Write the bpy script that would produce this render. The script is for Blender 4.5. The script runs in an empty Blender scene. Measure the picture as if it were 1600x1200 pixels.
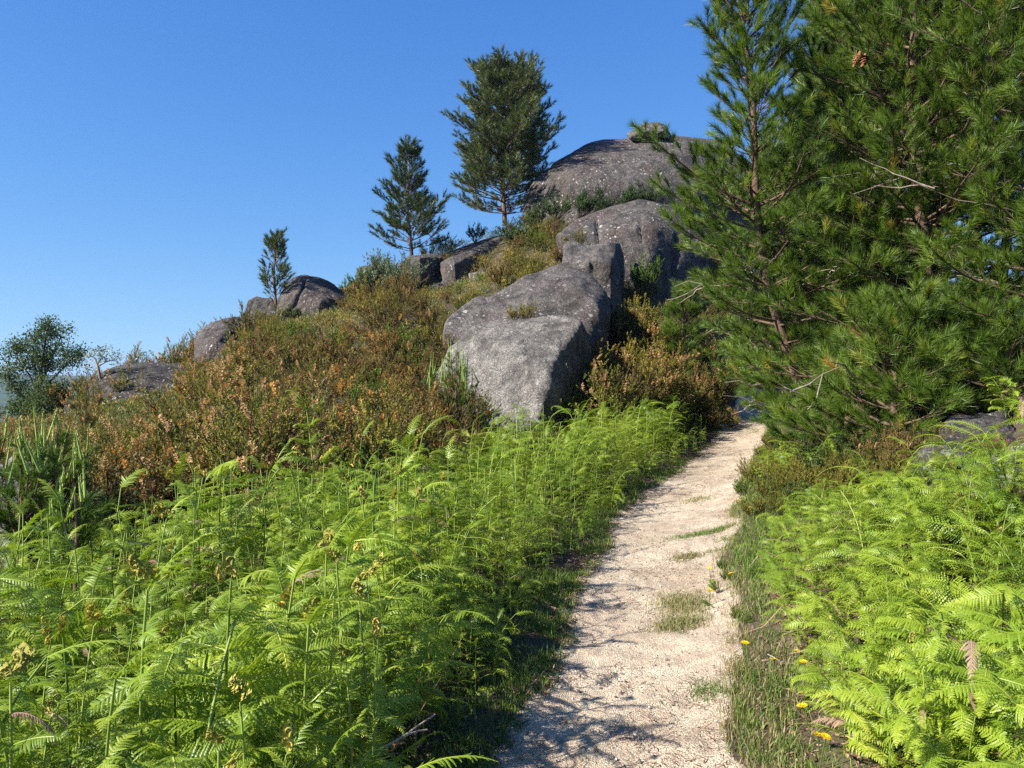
import bpy, bmesh, math, random
import numpy as np
from mathutils import Vector, Matrix, Euler

random.seed(11)
rng = np.random.default_rng(11)
C = bpy.context.scene.collection
F, CZ = 1250.0, 1.6
PI = math.pi


def P(px, py, Y):
    """a point seen at photo pixel (px, py), Y metres ahead"""
    return np.array([(px - 800) / F * Y, Y, CZ - (py - 600) / F * Y])


# ------------------------------------------------------------------ noise
def _h(ix, iy, iz, seed):
    n = (ix.astype(np.uint32) * np.uint32(374761393) + iy.astype(np.uint32) * np.uint32(668265263)
         + iz.astype(np.uint32) * np.uint32(2147483647 - 961748927) + np.uint32(seed * 7919 + 13))
    n = (n ^ (n >> np.uint32(13))) * np.uint32(1274126177)
    n = n ^ (n >> np.uint32(16))
    return (n & np.uint32(0xffffff)).astype(np.float64) / 0xffffff * 2 - 1


def vnoise(p, seed=0):
    p = np.asarray(p, float)
    i = np.floor(p).astype(np.int64)
    f = p - i
    u = f * f * (3 - 2 * f)
    i = i.astype(np.int32)
    r = 0
    for dx in (0, 1):
        for dy in (0, 1):
            for dz in (0, 1):
                w = (u[:, 0] if dx else 1 - u[:, 0]) * (u[:, 1] if dy else 1 - u[:, 1]) * (u[:, 2] if dz else 1 - u[:, 2])
                r = r + w * _h(i[:, 0] + dx, i[:, 1] + dy, i[:, 2] + dz, seed)
    return r


def fbm(p, octs=4, seed=0, gain=.5):
    p = np.asarray(p, float)
    a, r = 1., 0
    for o in range(octs):
        r = r + a * vnoise(p * (2.03 ** o) + 17.3 * o, seed + o)
        a *= gain
    return r


def fbm2(x, y, sc, octs=4, seed=0, gain=.5):
    x, y = np.broadcast_arrays(np.asarray(x, float), np.asarray(y, float))
    return fbm(np.stack([x.ravel() * sc, y.ravel() * sc, np.full(x.size, .37)], 1), octs, seed, gain).reshape(x.shape)


# ------------------------------------------------------------------ terrain heights
PATH = np.array([(-5, -1.4, .58), (-1, -.5, .58), (0, -.22, .58), (3.3, .43, .55), (4.8, .78, .60), (6.2, 1.06, .60), (9, 1.87, .66),
                 (12, 2.95, .64), (16, 4.45, .60), (21, 6.3, .50), (25, 7.75, .42), (30, 10.2, .42)])
PZ = np.array([-.05, 0, 0, 0, .05, .10, .17, .22, .34, .74, 1.2, 1.9])


def path_x(y): return np.interp(y, PATH[:, 0], PATH[:, 1])
def path_w(y): return np.interp(y, PATH[:, 0], PATH[:, 2])


CTRL = [(PATH[i, 1], PATH[i, 0], PZ[i]) for i in range(len(PZ))]
CTRL += [(-.6, 3.3, -.02), (-.2, 6, .05), (.4, 9, .15), (1.6, 12, .25), (3.1, 16, .4), (1.5, 2.6, .12), (1.3, 4, .12), (2.0, 6.2, .3), (2.9, 9, .42), (4.1, 12, .55), (5.5, 16, .6),
         (-3, 2, -.12), (-2, 5, -.05), (-5, 6, -.2), (-2.5, 8, .1), (-6, 9, .0), (-8, 7, -.3), (-12, 12, -.3), (0, -8, -.3), (-8, -4, -.5), (8, -3, .8),
         (-10, 16, .5), (-13, 22, .55), (-9.4, 19.5, .85), (-7, 18, 1.45), (-8.8, 24, 2.3), (-9, 30, 3.9), (-20, 20, -1.4), (-26, 30, -5), (-15, 30, -.5),
         (-4, 12, .75), (-3.9, 16, 1.5), (-6, 21, 2.8), (-5, 27, 4.0), (-2.4, 20, 2.5), (-2.2, 27, 4.6), (-2.3, 30, 5.3), (-4, 30, 5.0), (-.2, 34, 8.0), (-3.6, 32, 6.4),
         (1.2, 25, 4.9), (3.8, 23.5, 3.6), (4.4, 22.5, 2.9), (.3, 15, .6), (1.8, 16, .75), (3.0, 19, 1.3), (4.7, 21, 1.5), (1.6, 19, 1.8), (0, 17, 1.3), (4.2, 35, 7.8), (8, 33, 7.0), (8.5, 27, 3.4),
         (5.5, 28, 5.6), (9, 36, 7), (-9, 40, 0), (-3, 42, 4), (3, 46, 6), (12, 44, 5), (18, 32, 3),
         (2.2, 3, .3), (2.2, 4.6, .42), (3, 3.2, .62), (3.2, 5, .85), (4.2, 7.3, 1.02), (3.4, 7.5, .72), (4.4, 9.3, .95), (4, 4, 1.0), (5.2, 6, 1.3), (6, 9, 1.4), (8, 12, 1.6), (10, 16, 1.9),
         (9.5, 21, 1.6), (12, 24, 2.6), (14, 12, 2.0), (6, 13, 1.0), (7, 17, 1.1)]
CTRL = np.array(CTRL, float)


def _tps_fit(c):
    n = len(c)
    d = np.hypot(c[:, None, 0] - c[None, :, 0], c[:, None, 1] - c[None, :, 1])
    K = np.where(d > 0, d * d * np.log(np.maximum(d, 1e-9)), 0) + np.eye(n) * .25
    A = np.zeros((n + 3, n + 3))
    A[:n, :n] = K
    Q = np.c_[np.ones(n), c[:, :2]]
    A[:n, n:] = Q
    A[n:, :n] = Q.T
    return np.linalg.solve(A, np.r_[c[:, 2], 0, 0, 0])


_W = _tps_fit(CTRL)


def h(x, y):
    x, y = np.broadcast_arrays(np.asarray(x, float), np.asarray(y, float))
    sh = x.shape
    x, y = x.ravel(), y.ravel()
    n = len(CTRL)
    z = np.empty(x.size)
    for a in range(0, x.size, 40000):
        xs, ys = x[a:a + 40000], y[a:a + 40000]
        d2 = (xs[:, None] - CTRL[None, :, 0]) ** 2 + (ys[:, None] - CTRL[None, :, 1]) ** 2
        U = .5 * d2 * np.log(np.maximum(d2, 1e-12))
        z[a:a + 40000] = U @ _W[:n] + _W[n] + _W[n + 1] * xs + _W[n + 2] * ys
    r = np.hypot(x - 1, y - 16)
    t = np.clip((r - 26) / 50, 0, 1)
    t = t * t * (3 - 2 * t)
    R = np.hypot(x, y)
    az = np.arctan2(x, y)
    far = -12 - 70 * np.clip((R - 80) / 400, 0, 1)
    ridge = lambda r0, w, top: (top + 90) * np.exp(-((R - r0) / w) ** 2)
    prof = fbm(np.stack([az * 9, az * 0, az * 0], 1), 5, 3)
    prof2 = fbm(np.stack([az * 12 + 40, az * 0, az * 0], 1), 5, 5)
    far = far + ridge(1500, 380, 7 + 5 * prof) + ridge(3600, 700, 27 + 8 * prof2)
    z = np.where(r < 26, z, 0) * (1 - t) + far * t if False else np.clip(z, -30, 14) * (1 - t) + far * t
    return z.reshape(sh)


def hz(x, y): return float(h(np.array([x]), np.array([y]))[0])


# ------------------------------------------------------------------ mesh plumbing
class Buf:
    def __init__(s): s.v, s.f, s.m, s.t, s.n, s.sm = [], [], [], [], 0, []

    def add(s, v, f, mat=0, tint=None, smooth=False):
        v = np.asarray(v, float).reshape(-1, 3)
        f = np.asarray(f, np.int64)
        s.v.append(v)
        s.f.append(f + s.n)
        s.m.append(np.broadcast_to(np.asarray(mat), (len(f),)))
        s.sm.append(np.full(len(f), smooth))
        s.t.append(np.broadcast_to(np.asarray(.5 if tint is None else tint, float), (len(v),)))
        s.n += len(v)

    def mesh(s, name, mats):
        me = bpy.data.meshes.new(name)
        if s.n:
            v = np.concatenate(s.v)
            lt = np.concatenate([np.full(len(f), f.shape[1]) for f in s.f])
            li = np.concatenate([f.ravel() for f in s.f])
            me.vertices.add(len(v))
            me.vertices.foreach_set('co', v.ravel().astype(np.float32))
            me.loops.add(len(li))
            me.loops.foreach_set('vertex_index', li.astype(np.int32))
            me.polygons.add(len(lt))
            me.polygons.foreach_set('loop_start', np.r_[0, np.cumsum(lt)[:-1]].astype(np.int32))
            me.polygons.foreach_set('material_index', np.concatenate(s.m).astype(np.int32))
            me.polygons.foreach_set('use_smooth', np.concatenate(s.sm))
            me.update(calc_edges=True)
            a = me.attributes.new('tint', 'FLOAT', 'POINT')
            a.data.foreach_set('value', np.concatenate(s.t).astype(np.float32))
        for m in mats: me.materials.append(m)
        return me


def link(name, me, parent=None, loc=None, rot=None, scale=None):
    o = bpy.data.objects.new(name, me)
    C.objects.link(o)
    if parent is not None: o.parent = parent
    if loc is not None: o.location = loc
    if rot is not None: o.rotation_euler = rot
    if scale is not None: o.scale = (scale,) * 3 if np.isscalar(scale) else scale
    return o


def tag(o, label=None, cat=None, group=None, kind=None):
    if label: o['label'] = label
    if cat: o['category'] = cat
    if group: o['group'] = group
    if kind: o['kind'] = kind
    return o


def nrm(a): return a / np.maximum(np.linalg.norm(a, axis=-1, keepdims=True), 1e-9)


def tubes(Pt, R, s=4):
    """Pt (m,k,3), R (m,k) -> verts, quad faces"""
    Pt = np.asarray(Pt, float)
    if Pt.ndim == 2: Pt = Pt[None]
    R = np.broadcast_to(np.asarray(R, float), Pt.shape[:2])
    m, k, _ = Pt.shape
    T = nrm(np.gradient(Pt, axis=1))
    D = nrm(Pt[:, -1] - Pt[:, 0])
    ref = np.where(np.abs(D[:, 2:3]) < .8, np.array([[0, 0, 1.]]), np.array([[1., 0, 0]]))[:, None, :]
    U = nrm(np.cross(T, ref))
    V = np.cross(T, U)
    a = np.arange(s) * 2 * PI / s
    v = Pt[:, :, None] + R[:, :, None, None] * (np.cos(a)[None, None, :, None] * U[:, :, None] + np.sin(a)[None, None, :, None] * V[:, :, None])
    b = (np.arange(m) * k * s)[:, None, None]
    i = (np.arange(k - 1) * s)[None, :, None]
    j = np.arange(s)[None, None, :]
    j2 = (j + 1) % s
    q = np.stack([b + i + j, b + i + j2, b + i + s + j2, b + i + s + j], -1).reshape(-1, 4)
    return v.reshape(-1, 3), q


def frames(d, roll=None):
    """rotation matrices whose Z column is d (m,3)"""
    d = nrm(np.asarray(d, float))
    ref = np.where(np.abs(d[:, 2:3]) < .9, np.array([[0, 0, 1.]]), np.array([[1., 0, 0]]))
    X = nrm(np.cross(ref, d))
    Y = np.cross(d, X)
    if roll is not None:
        c, s_ = np.cos(roll)[:, None], np.sin(roll)[:, None]
        X, Y = c * X + s_ * Y, -s_ * X + c * Y
    return np.stack([X, Y, d], -1)


def scatter(tv, tf, M, pos):
    """copy template verts tv (n,3) by M (m,3,3) and pos (m,3)"""
    m, n = len(M), len(tv)
    v = np.einsum('mij,nj->mni', M, tv) + pos[:, None]
    f = (tf[None] + (np.arange(m) * n)[:, None, None]).reshape(-1, tf.shape[1])
    return v.reshape(-1, 3), f


# ------------------------------------------------------------------ materials
def mat(name):
    m = bpy.data.materials.new(name)
    m.use_nodes = True
    nt = m.node_tree
    nt.nodes.clear()
    return m, nt


class N:
    def __init__(s, nt): s.nt = nt

    def __call__(s, t, ins=None, **kw):
        n = s.nt.nodes.new(t)
        for k, v in kw.items(): setattr(n, k, v)
        for k, v in (ins or {}).items():
            if isinstance(v, bpy.types.NodeSocket): s.nt.links.new(v, n.inputs[k])
            else: n.inputs[k].default_value = v
        return n

    def ramp(s, fac, stops, interp='LINEAR'):
        n = s.nt.nodes.new('ShaderNodeValToRGB')
        n.color_ramp.interpolation = interp
        e = n.color_ramp.elements
        while len(e) < len(stops): e.new(.5)
        for i, (p, c) in enumerate(stops):
            e[i].position = p
            e[i].color = (*c, 1) if len(c) == 3 else (c[0], c[0], c[0], 1)
        s.nt.links.new(fac, n.inputs[0])
        return n.outputs[0]

    def mix(s, fac, a, b, mode='MIX'):
        n = s.nt.nodes.new('ShaderNodeMix')
        n.data_type = 'RGBA'
        n.blend_type = mode
        for k, v in ((0, fac), (6, a), (7, b)):
            if isinstance(v, bpy.types.NodeSocket): s.nt.links.new(v, n.inputs[k])
            elif k == 0: n.inputs[0].default_value = v
            else: n.inputs[k].default_value = (*v, 1)
        return n.outputs[2]

    def math(s, op, a, b=0., clamp=False):
        n = s.nt.nodes.new('ShaderNodeMath')
        n.operation = op
        n.use_clamp = clamp
        for k, v in ((0, a), (1, b)):
            if isinstance(v, bpy.types.NodeSocket): s.nt.links.new(v, n.inputs[k])
            else: n.inputs[k].default_value = v
        return n.outputs[0]

    def noise(s, vec, scale, detail=4, rough=.5, dist=0.):
        return s('ShaderNodeTexNoise', {'Vector': vec, 'Scale': scale, 'Detail': detail, 'Roughness': rough, 'Distortion': dist}).outputs[0]


def leaf_mat(name, stops, trans=.35, rough=.6, spec=.25, patch=None, patch_scale=.6, rnd=.5):
    """stops: colours along the per-leaf tint; translucent thin leaves"""
    m, nt = mat(name)
    n = N(nt)
    at = n('ShaderNodeAttribute', attribute_name='tint').outputs['Fac']
    oi = n('ShaderNodeObjectInfo').outputs['Random']
    f = n.math('ADD', at, n.math('MULTIPLY', n.math('SUBTRACT', oi, .5), rnd), True)
    if patch:
        pos = n('ShaderNodeNewGeometry').outputs['Position']
        pn = n.noise(pos, patch_scale, 3)
        f = n.math('ADD', f, n.math('MULTIPLY', n.math('SUBTRACT', pn, .5), patch), True)
    col = n.ramp(f, stops)
    b = n('ShaderNodeBsdfPrincipled', {'Base Color': col, 'Roughness': rough, 'Specular IOR Level': spec})
    t = n('ShaderNodeBsdfTranslucent', {'Color': n.mix(1., col, (1.0, 1.0, .62), 'MULTIPLY')})
    mx = n('ShaderNodeMixShader', {0: trans, 1: b.outputs[0], 2: t.outputs[0]})
    n('ShaderNodeOutputMaterial', {0: mx.outputs[0]})
    return m


def bark_mat(name, c1, c2, scale=14., bump=.4):
    m, nt = mat(name)
    n = N(nt)
    tc = n('ShaderNodeTexCoord').outputs['Object']
    mp = n('ShaderNodeMapping', {'Vector': tc, 'Scale': (1, 1, .25)}).outputs[0]
    f = n.noise(mp, scale, 6, .65, .6)
    col = n.ramp(f, [(.3, c1), (.7, c2)])
    bp = n('ShaderNodeBump', {'Height': f, 'Strength': bump, 'Distance': .03}).outputs[0]
    b = n('ShaderNodeBsdfPrincipled', {'Base Color': col, 'Roughness': .9, 'Specular IOR Level': .15, 'Normal': bp})
    n('ShaderNodeOutputMaterial', {0: b.outputs[0]})
    return m


def rock_mat(name, dark, mid, light, lichen=.5, speck=1., brown=(.10, .062, .05), brown_amt=.5):
    m, nt = mat(name)
    n = N(nt)
    tc = n('ShaderNodeTexCoord').outputs['Object']
    big = n.noise(tc, .7, 5, .6, .4)
    med = n.noise(tc, 3.2, 6, .65, .3)
    fine = n.noise(tc, 34 * speck, 4, .7)
    vfine = n.noise(tc, 90 * speck, 2, .6)
    col = n.ramp(med, [(.28, dark), (.5, mid), (.72, light)])
    col = n.mix(n.math('MULTIPLY', n.ramp(big, [(.42, (0,)), (.62, (1,))]), brown_amt), col, brown)
    g = n.ramp(fine, [(.34, (.30,)), (.5, (.95,)), (.64, (2.1,))])
    col = n.mix(.85, col, g, 'MULTIPLY')
    # mica and feldspar grains
    gr = n.ramp(vfine, [(.3, (.55,)), (.5, (1.,)), (.72, (1.7,))])
    col = n.mix(.6, col, gr, 'MULTIPLY')
    # dark water stains running down
    mp = n('ShaderNodeMapping', {'Vector': tc, 'Scale': (1.6, 1.6, .25)}).outputs[0]
    st = n.noise(mp, 1.5, 5, .6, .5)
    col = n.mix(n.math('MULTIPLY', n.ramp(st, [(.50, (0,)), (.66, (1,))]), .62), col, tuple(c * .45 for c in dark))
    # pale lichen spots, gathered in patches
    wz = n('ShaderNodeVectorMath', {0: tc, 1: n('ShaderNodeVectorMath', {0: n('ShaderNodeTexNoise', {'Vector': tc, 'Scale': 5., 'Detail': 3.}).outputs[1], 3: .22}, operation='SCALE').outputs[0]}, operation='ADD').outputs[0]
    vo = n('ShaderNodeTexVoronoi', {'Vector': wz, 'Scale': 3.4, 'Randomness': 1.}).outputs['Distance']
    vo2 = n('ShaderNodeTexVoronoi', {'Vector': wz, 'Scale': 9., 'Randomness': 1.}).outputs['Distance']
    area = n.ramp(n.noise(tc, 1.1, 3, .6), [(.44, (0,)), (.62, (1,))])
    edge = n.math('MULTIPLY', n.math('SUBTRACT', med, .5), .25)
    s1 = n.ramp(n.math('ADD', vo, edge), [(.12, (1,)), (.17, (0,))])
    s2 = n.ramp(n.math('ADD', vo2, edge), [(.14, (1,)), (.22, (0,))])
    s = n.math('MULTIPLY', n.math('ADD', s1, s2, True), n.math('ADD', area, .12, True))
    s = n.math('MULTIPLY', s, lichen)
    col = n.mix(s, col, (.46, .45, .42))
    hgt = n.math('ADD', n.math('MULTIPLY', fine, .5), n.math('ADD', n.math('MULTIPLY', med, 2.2), n.math('MULTIPLY', vfine, .22)))
    bp = n('ShaderNodeBump', {'Height': hgt, 'Strength': 1.0, 'Distance': .06}).outputs[0]
    b = n('ShaderNodeBsdfPrincipled', {'Base Color': col, 'Roughness': .88, 'Specular IOR Level': .2, 'Normal': bp})
    n('ShaderNodeOutputMaterial', {0: b.outputs[0]})
    return m


M = {}
M['fern'] = leaf_mat('fern_green', [(0, (0.1174, 0.2079, 0.0147)), (.5, (0.2414, 0.3471, 0.0252)), (.85, (0.3721, 0.4573, 0.0420)), (1, (0.4961, 0.5089, 0.0840))], .42, .42, .45, .8, 1.6)
M['fern_stem'] = leaf_mat('fern_stem', [(0, (0.1170, 0.2054, 0.0312)), (1, (0.2925, 0.3562, 0.0728))], .15, .5, .3)
M['fiddle'] = leaf_mat('fiddlehead', [(0, (.26, .26, .05)), (1, (.50, .40, .08))], .25, .6, .2)
M['needle'] = leaf_mat('pine_needle', [(0, (0.0377, 0.0714, 0.0104)), (.45, (0.1078, 0.1791, 0.0199)), (.8, (0.1780, 0.2569, 0.0323)), (.95, (0.2544, 0.3102, 0.0446)), (1, (0.4324, 0.2868, 0.0503))], .38, .42, .45, rnd=.16)
M['needle_far'] = leaf_mat('pine_needle_distant', [(0, (0.029, 0.053, 0.017)), (.5, (0.077, 0.110, 0.030)), (1, (0.154, 0.168, 0.043))], .22, .45, .45)
M['candle'] = leaf_mat('pine_candle', [(0, (0.2116, 0.3289, 0.0655)), (1, (0.4496, 0.5313, 0.1414))], .2, .5, .3)
M['heath_green'] = leaf_mat('heather_leaf_olive', [(0, (0.0742, 0.0884, 0.0180)), (.5, (0.1848, 0.1859, 0.0330)), (1, (0.3465, 0.2730, 0.0480))], .25, .6, .2, .5, .5)
M['heath_brown'] = leaf_mat('heather_leaf_brown', [(0, (0.0893, 0.0750, 0.0234)), (.5, (0.1894, 0.1469, 0.0445)), (1, (0.3341, 0.2218, 0.0679))], .25, .6, .2, .6, .5)
M['heath_lime'] = leaf_mat('heather_leaf_lime', [(0, (0.066, 0.121, 0.017)), (.5, (0.143, 0.220, 0.028)), (1, (0.264, 0.308, 0.044))], .3, .6, .2)
M['heath_dark'] = leaf_mat('shrub_leaf_dark', [(0, (0.0333, 0.0667, 0.0207)), (.6, (0.0747, 0.1276, 0.0299)), (1, (0.1346, 0.1875, 0.0448))], .25, .5, .3)
M['flower_rust'] = leaf_mat('heather_flower_rust', [(0, (0.2434, 0.1104, 0.0273)), (.5, (0.4284, 0.2120, 0.0520)), (1, (0.5999, 0.3725, 0.1118))], .3, .7, .1)
M['flower_tan'] = leaf_mat('heather_flower_tan', [(0, (0.2750, 0.1588, 0.0640)), (.5, (0.4950, 0.3025, 0.1449)), (1, (0.6875, 0.4675, 0.2426))], .3, .7, .1)
M['flower_ochre'] = leaf_mat('gorse_flower_ochre', [(0, (0.2880, 0.1872, 0.0432)), (.5, (0.4752, 0.3168, 0.0720)), (1, (0.6048, 0.4608, 0.1440))], .3, .7, .1)
M['flower_pink'] = leaf_mat('heather_flower_pink', [(0, (.40, .05, .22)), (1, (.62, .16, .42))], .3, .6, .1)
M['twig_leaf'] = leaf_mat('grey_green_leaf', [(0, (0.072, 0.108, 0.048)), (.6, (0.144, 0.192, 0.096)), (1, (0.264, 0.300, 0.180))], .25, .5, .4)
M['mimosa'] = leaf_mat('mimosa_leaf', [(0, (0.0468, 0.0828, 0.0312)), (.6, (0.1105, 0.1495, 0.0520)), (1, (0.2197, 0.2392, 0.0784))], .35, .6, .12)
M['grass'] = leaf_mat('grass_green', [(0, (0.050, 0.094, 0.015)), (.6, (0.110, 0.187, 0.031)), (1, (0.220, 0.297, 0.055))], .35, .5, .3, .5, 1.2)
M['grass_dry'] = leaf_mat('grass_dry', [(0, (.12, .13, .04)), (.5, (.26, .23, .10)), (1, (.42, .34, .19))], .3, .6, .2)
M['litter'] = leaf_mat('dry_fern_litter', [(0, (.10, .058, .035)), (.5, (.25, .155, .105)), (1, (.42, .30, .22))], .15, .7, .1)
M['twig'] = bark_mat('grey_twig', (.16, .12, .09), (.42, .35, .28), 30)
M['stem_dark'] = bark_mat('heather_stem', (.030, .022, .016), (.095, .072, .052), 30)
M['bark'] = bark_mat('pine_bark', (.045, .028, .020), (.20, .13, .09), 9, .8)
M['bark_grey'] = bark_mat('pale_bark', (.12, .09, .07), (.34, .27, .21), 14)
M['cone'] = bark_mat('pine_cone', (.12, .055, .02), (.38, .20, .085), 40)
M['yellow'] = leaf_mat('flower_yellow', [(0, (.75, .48, .01)), (1, (.85, .62, .02))], .2, .5, .2)
M['rock_grey'] = rock_mat('granite_grey', (0.051, 0.047, 0.046), (0.105, 0.097, 0.095), (0.180, 0.171, 0.165), .6, 1., (0.078, 0.060, 0.057), .35)
M['rock_front'] = rock_mat('granite_speckled', (0.0828, 0.0734, 0.0658), (0.1641, 0.1508, 0.1317), (0.2638, 0.2415, 0.2099), .6, 1.1, (0.1249, 0.1067, 0.0906), .25)
M['rock_mid'] = rock_mat('granite_warm', (0.0468, 0.0404, 0.0357), (0.1008, 0.0893, 0.0808), (0.1602, 0.1457, 0.1307), .7, 1., (0.0945, 0.0714, 0.0620), .5)
M['rock_light'] = rock_mat('granite_light', (0.0962, 0.0884, 0.0806), (0.1937, 0.1820, 0.1690), (0.3068, 0.2899, 0.2704), .7, 1., (0.1456, 0.1209, 0.1053), .3)
M['rock_brown'] = rock_mat('granite_brown', (0.0320, 0.0289, 0.0263), (0.0748, 0.0659, 0.0585), (0.1319, 0.1236, 0.1117), .85, .8, (0.0843, 0.0562, 0.0465), .6)
M['rock_dark'] = rock_mat('granite_dark', (0.0231, 0.0222, 0.0203), (0.0567, 0.0518, 0.0473), (0.1197, 0.1147, 0.1028), .7, .9, (0.0497, 0.0370, 0.0307), .5)


def ground_mat():
    m, nt = mat('hillside_soil')
    n = N(nt)
    pos = n('ShaderNodeNewGeometry').outputs['Position']
    a = n.noise(pos, 1.7, 6, .65)
    b_ = n.noise(pos, 28, 4, .7)
    col = n.ramp(a, [(.35, (.045, .036, .022)), (.55, (.085, .062, .042)), (.7, (.07, .075, .030))])
    g = n.ramp(b_, [(.3, (.5,)), (.7, (1.6,))])
    col = n.mix(.8, col, g, 'MULTIPLY')
    # wooded far country
    dist = n('ShaderNodeVectorMath', {0: pos}, operation='LENGTH').outputs['Value']
    farf = n.ramp(n.math('DIVIDE', dist, 400.), [(.2, (0,)), (.6, (1,))])
    wood = n.ramp(n.noise(pos, .012, 6, .7), [(.35, (.025, .045, .018)), (.55, (.05, .075, .03)), (.68, (.13, .13, .07))])
    col = n.mix(farf, col, wood)
    bp = n('ShaderNodeBump', {'Height': b_, 'Strength': .6, 'Distance': .03}).outputs[0]
    s = n('ShaderNodeBsdfPrincipled', {'Base Color': col, 'Roughness': .95, 'Specular IOR Level': .1, 'Normal': bp})
    n('ShaderNodeOutputMaterial', {0: s.outputs[0]})
    return m


def path_mat():
    m, nt = mat('path_gravel')
    n = N(nt)
    pos = n('ShaderNodeNewGeometry').outputs['Position']
    a = n.noise(pos, 1.3, 5, .6)
    c = n.noise(pos, 7., 5, .65)
    f = n.noise(pos, 75, 4, .75)
    vor = n('ShaderNodeTexVoronoi', {'Vector': pos, 'Scale': 120., 'Randomness': 1.})
    col = n.ramp(a, [(.3, (.34, .272, .195)), (.52, (.455, .377, .275)), (.72, (.55, .468, .350))])
    col = n.mix(n.math('MULTIPLY', n.ramp(c, [(.42, (0,)), (.66, (1,))]), .6), col, (.34, .245, .175))
    col = n.mix(n.math('MULTIPLY', n.ramp(n.noise(pos, .55, 6, .7), [(.5, (0,)), (.66, (1,))]), .5), col, (.29, .215, .155))
    g = n.ramp(f, [(.30, (.45,)), (.46, (.92,)), (.6, (1.12,)), (.75, (1.4,))])
    col = n.mix(.8, col, g, 'MULTIPLY')
    sp = n.ramp(n('ShaderNodeSeparateColor', {0: vor.outputs['Color']}).outputs[0], [(.1, (.5,)), (.3, (.95,)), (.9, (1.1,)), (.97, (1.45,))])
    col = n.mix(.6, col, sp, 'MULTIPLY')
    hgt = n.math('ADD', n.math('MULTIPLY', f, .6), n.math('ADD', n.math('MULTIPLY', c, 1.5), n.math('MULTIPLY', vor.outputs['Distance'], .5)))
    bp = n('ShaderNodeBump', {'Height': hgt, 'Strength': .7, 'Distance': .02}).outputs[0]
    s = n('ShaderNodeBsdfPrincipled', {'Base Color': col, 'Roughness': .93, 'Specular IOR Level': .12, 'Normal': bp})
    n('ShaderNodeOutputMaterial', {0: s.outputs[0]})
    return m


# ------------------------------------------------------------------ ground and path
def axis(fine0, fine1, step, lim0, lim1, grow=1.09):
    a = list(np.arange(fine0, fine1, step))
    s, x = step, a[-1]
    while x < lim1:
        s *= grow
        x += s
        a.append(x)
    s, x = step, a[0]
    while x > lim0:
        s *= grow
        x -= s
        a.insert(0, x)
    return np.array(a)


def edge_noise(y, seed): return .10 * fbm2(y, np.zeros_like(y), 1.1, 4, seed)


def path_edges(y):
    w = path_w(y)
    return path_x(y) - w + edge_noise(y, 21), path_x(y) + w + edge_noise(y, 33)


xs, ys = axis(-14, 15, .14, -7000, 7000), axis(-2, 42, .14, -1500, 8000)
X, Y = np.meshgrid(xs, ys)
Z = h(X, Y)
near = np.hypot(X, Y - 15) < 60
Z = Z + np.where(near, .035 * fbm2(X, Y, 1.3, 4, 9), 0)
e0, e1 = path_edges(Y)
ins = np.clip(np.minimum(X - e0, e1 - X) / .22, -1, 1)
Z = Z - np.where((Y > -5) & (Y < 30), np.clip(ins, 0, 1) * .09, 0) + np.where((Y > -4) & (Y < 29) & (ins < 0), .012, 0)
ny, nx = X.shape
idx = np.arange(ny * nx).reshape(ny, nx)
gq = np.stack([idx[:-1, :-1], idx[:-1, 1:], idx[1:, 1:], idx[1:, :-1]], -1).reshape(-1, 4)
b = Buf()
b.add(np.stack([X, Y, Z], -1), gq, 0, None, True)
tag(link('ground', b.mesh('ground', [ground_mat()])), kind='structure')

yy = axis(-1, 9, .03, -4.6, 29, 1.012)
yy = yy[(yy > -5) & (yy < 29.5)]
uu = np.linspace(-1.35, 1.35, 80)
YY, UU = np.meshgrid(yy, uu, indexing='ij')
e0, e1 = path_edges(YY)
XX = (e0 + e1) / 2 + UU * (e1 - e0) / 2
ZZ = h(XX, YY) + .005 + .018 * fbm2(XX, YY, 2.6, 2, 14) + .009 * fbm2(XX, YY, 8., 3, 19) + .004 * fbm2(XX, YY, 22., 3, 15)
over = np.clip(np.abs(UU) - 1, 0, 1)
ZZ = ZZ - over * .35 - .02 * (1 - UU ** 2).clip(0, 1)
ny, nx = XX.shape
idx = np.arange(ny * nx).reshape(ny, nx)
b = Buf()
b.add(np.stack([XX, YY, ZZ], -1), np.stack([idx[:-1, :-1], idx[1:, :-1], idx[1:, 1:], idx[:-1, 1:]], -1).reshape(-1, 4)[:, ::-1], 0, None, True)
tag(link('path', b.mesh('path', [path_mat()])), kind='structure')


# ------------------------------------------------------------------ boulders
ROCKS = []   # (x, y, r) footprints


def hull_mesh(pts):
    bm = bmesh.new()
    for p in pts: bm.verts.new(tuple(p))
    r = bmesh.ops.convex_hull(bm, input=bm.verts[:])
    junk = [g for g in r['geom_interior'] + r['geom_unused'] if isinstance(g, bmesh.types.BMVert)]
    if junk: bmesh.ops.delete(bm, geom=list(set(junk)), context='VERTS')
    bmesh.ops.recalc_face_normals(bm, faces=bm.faces[:])
    return bm


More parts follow.
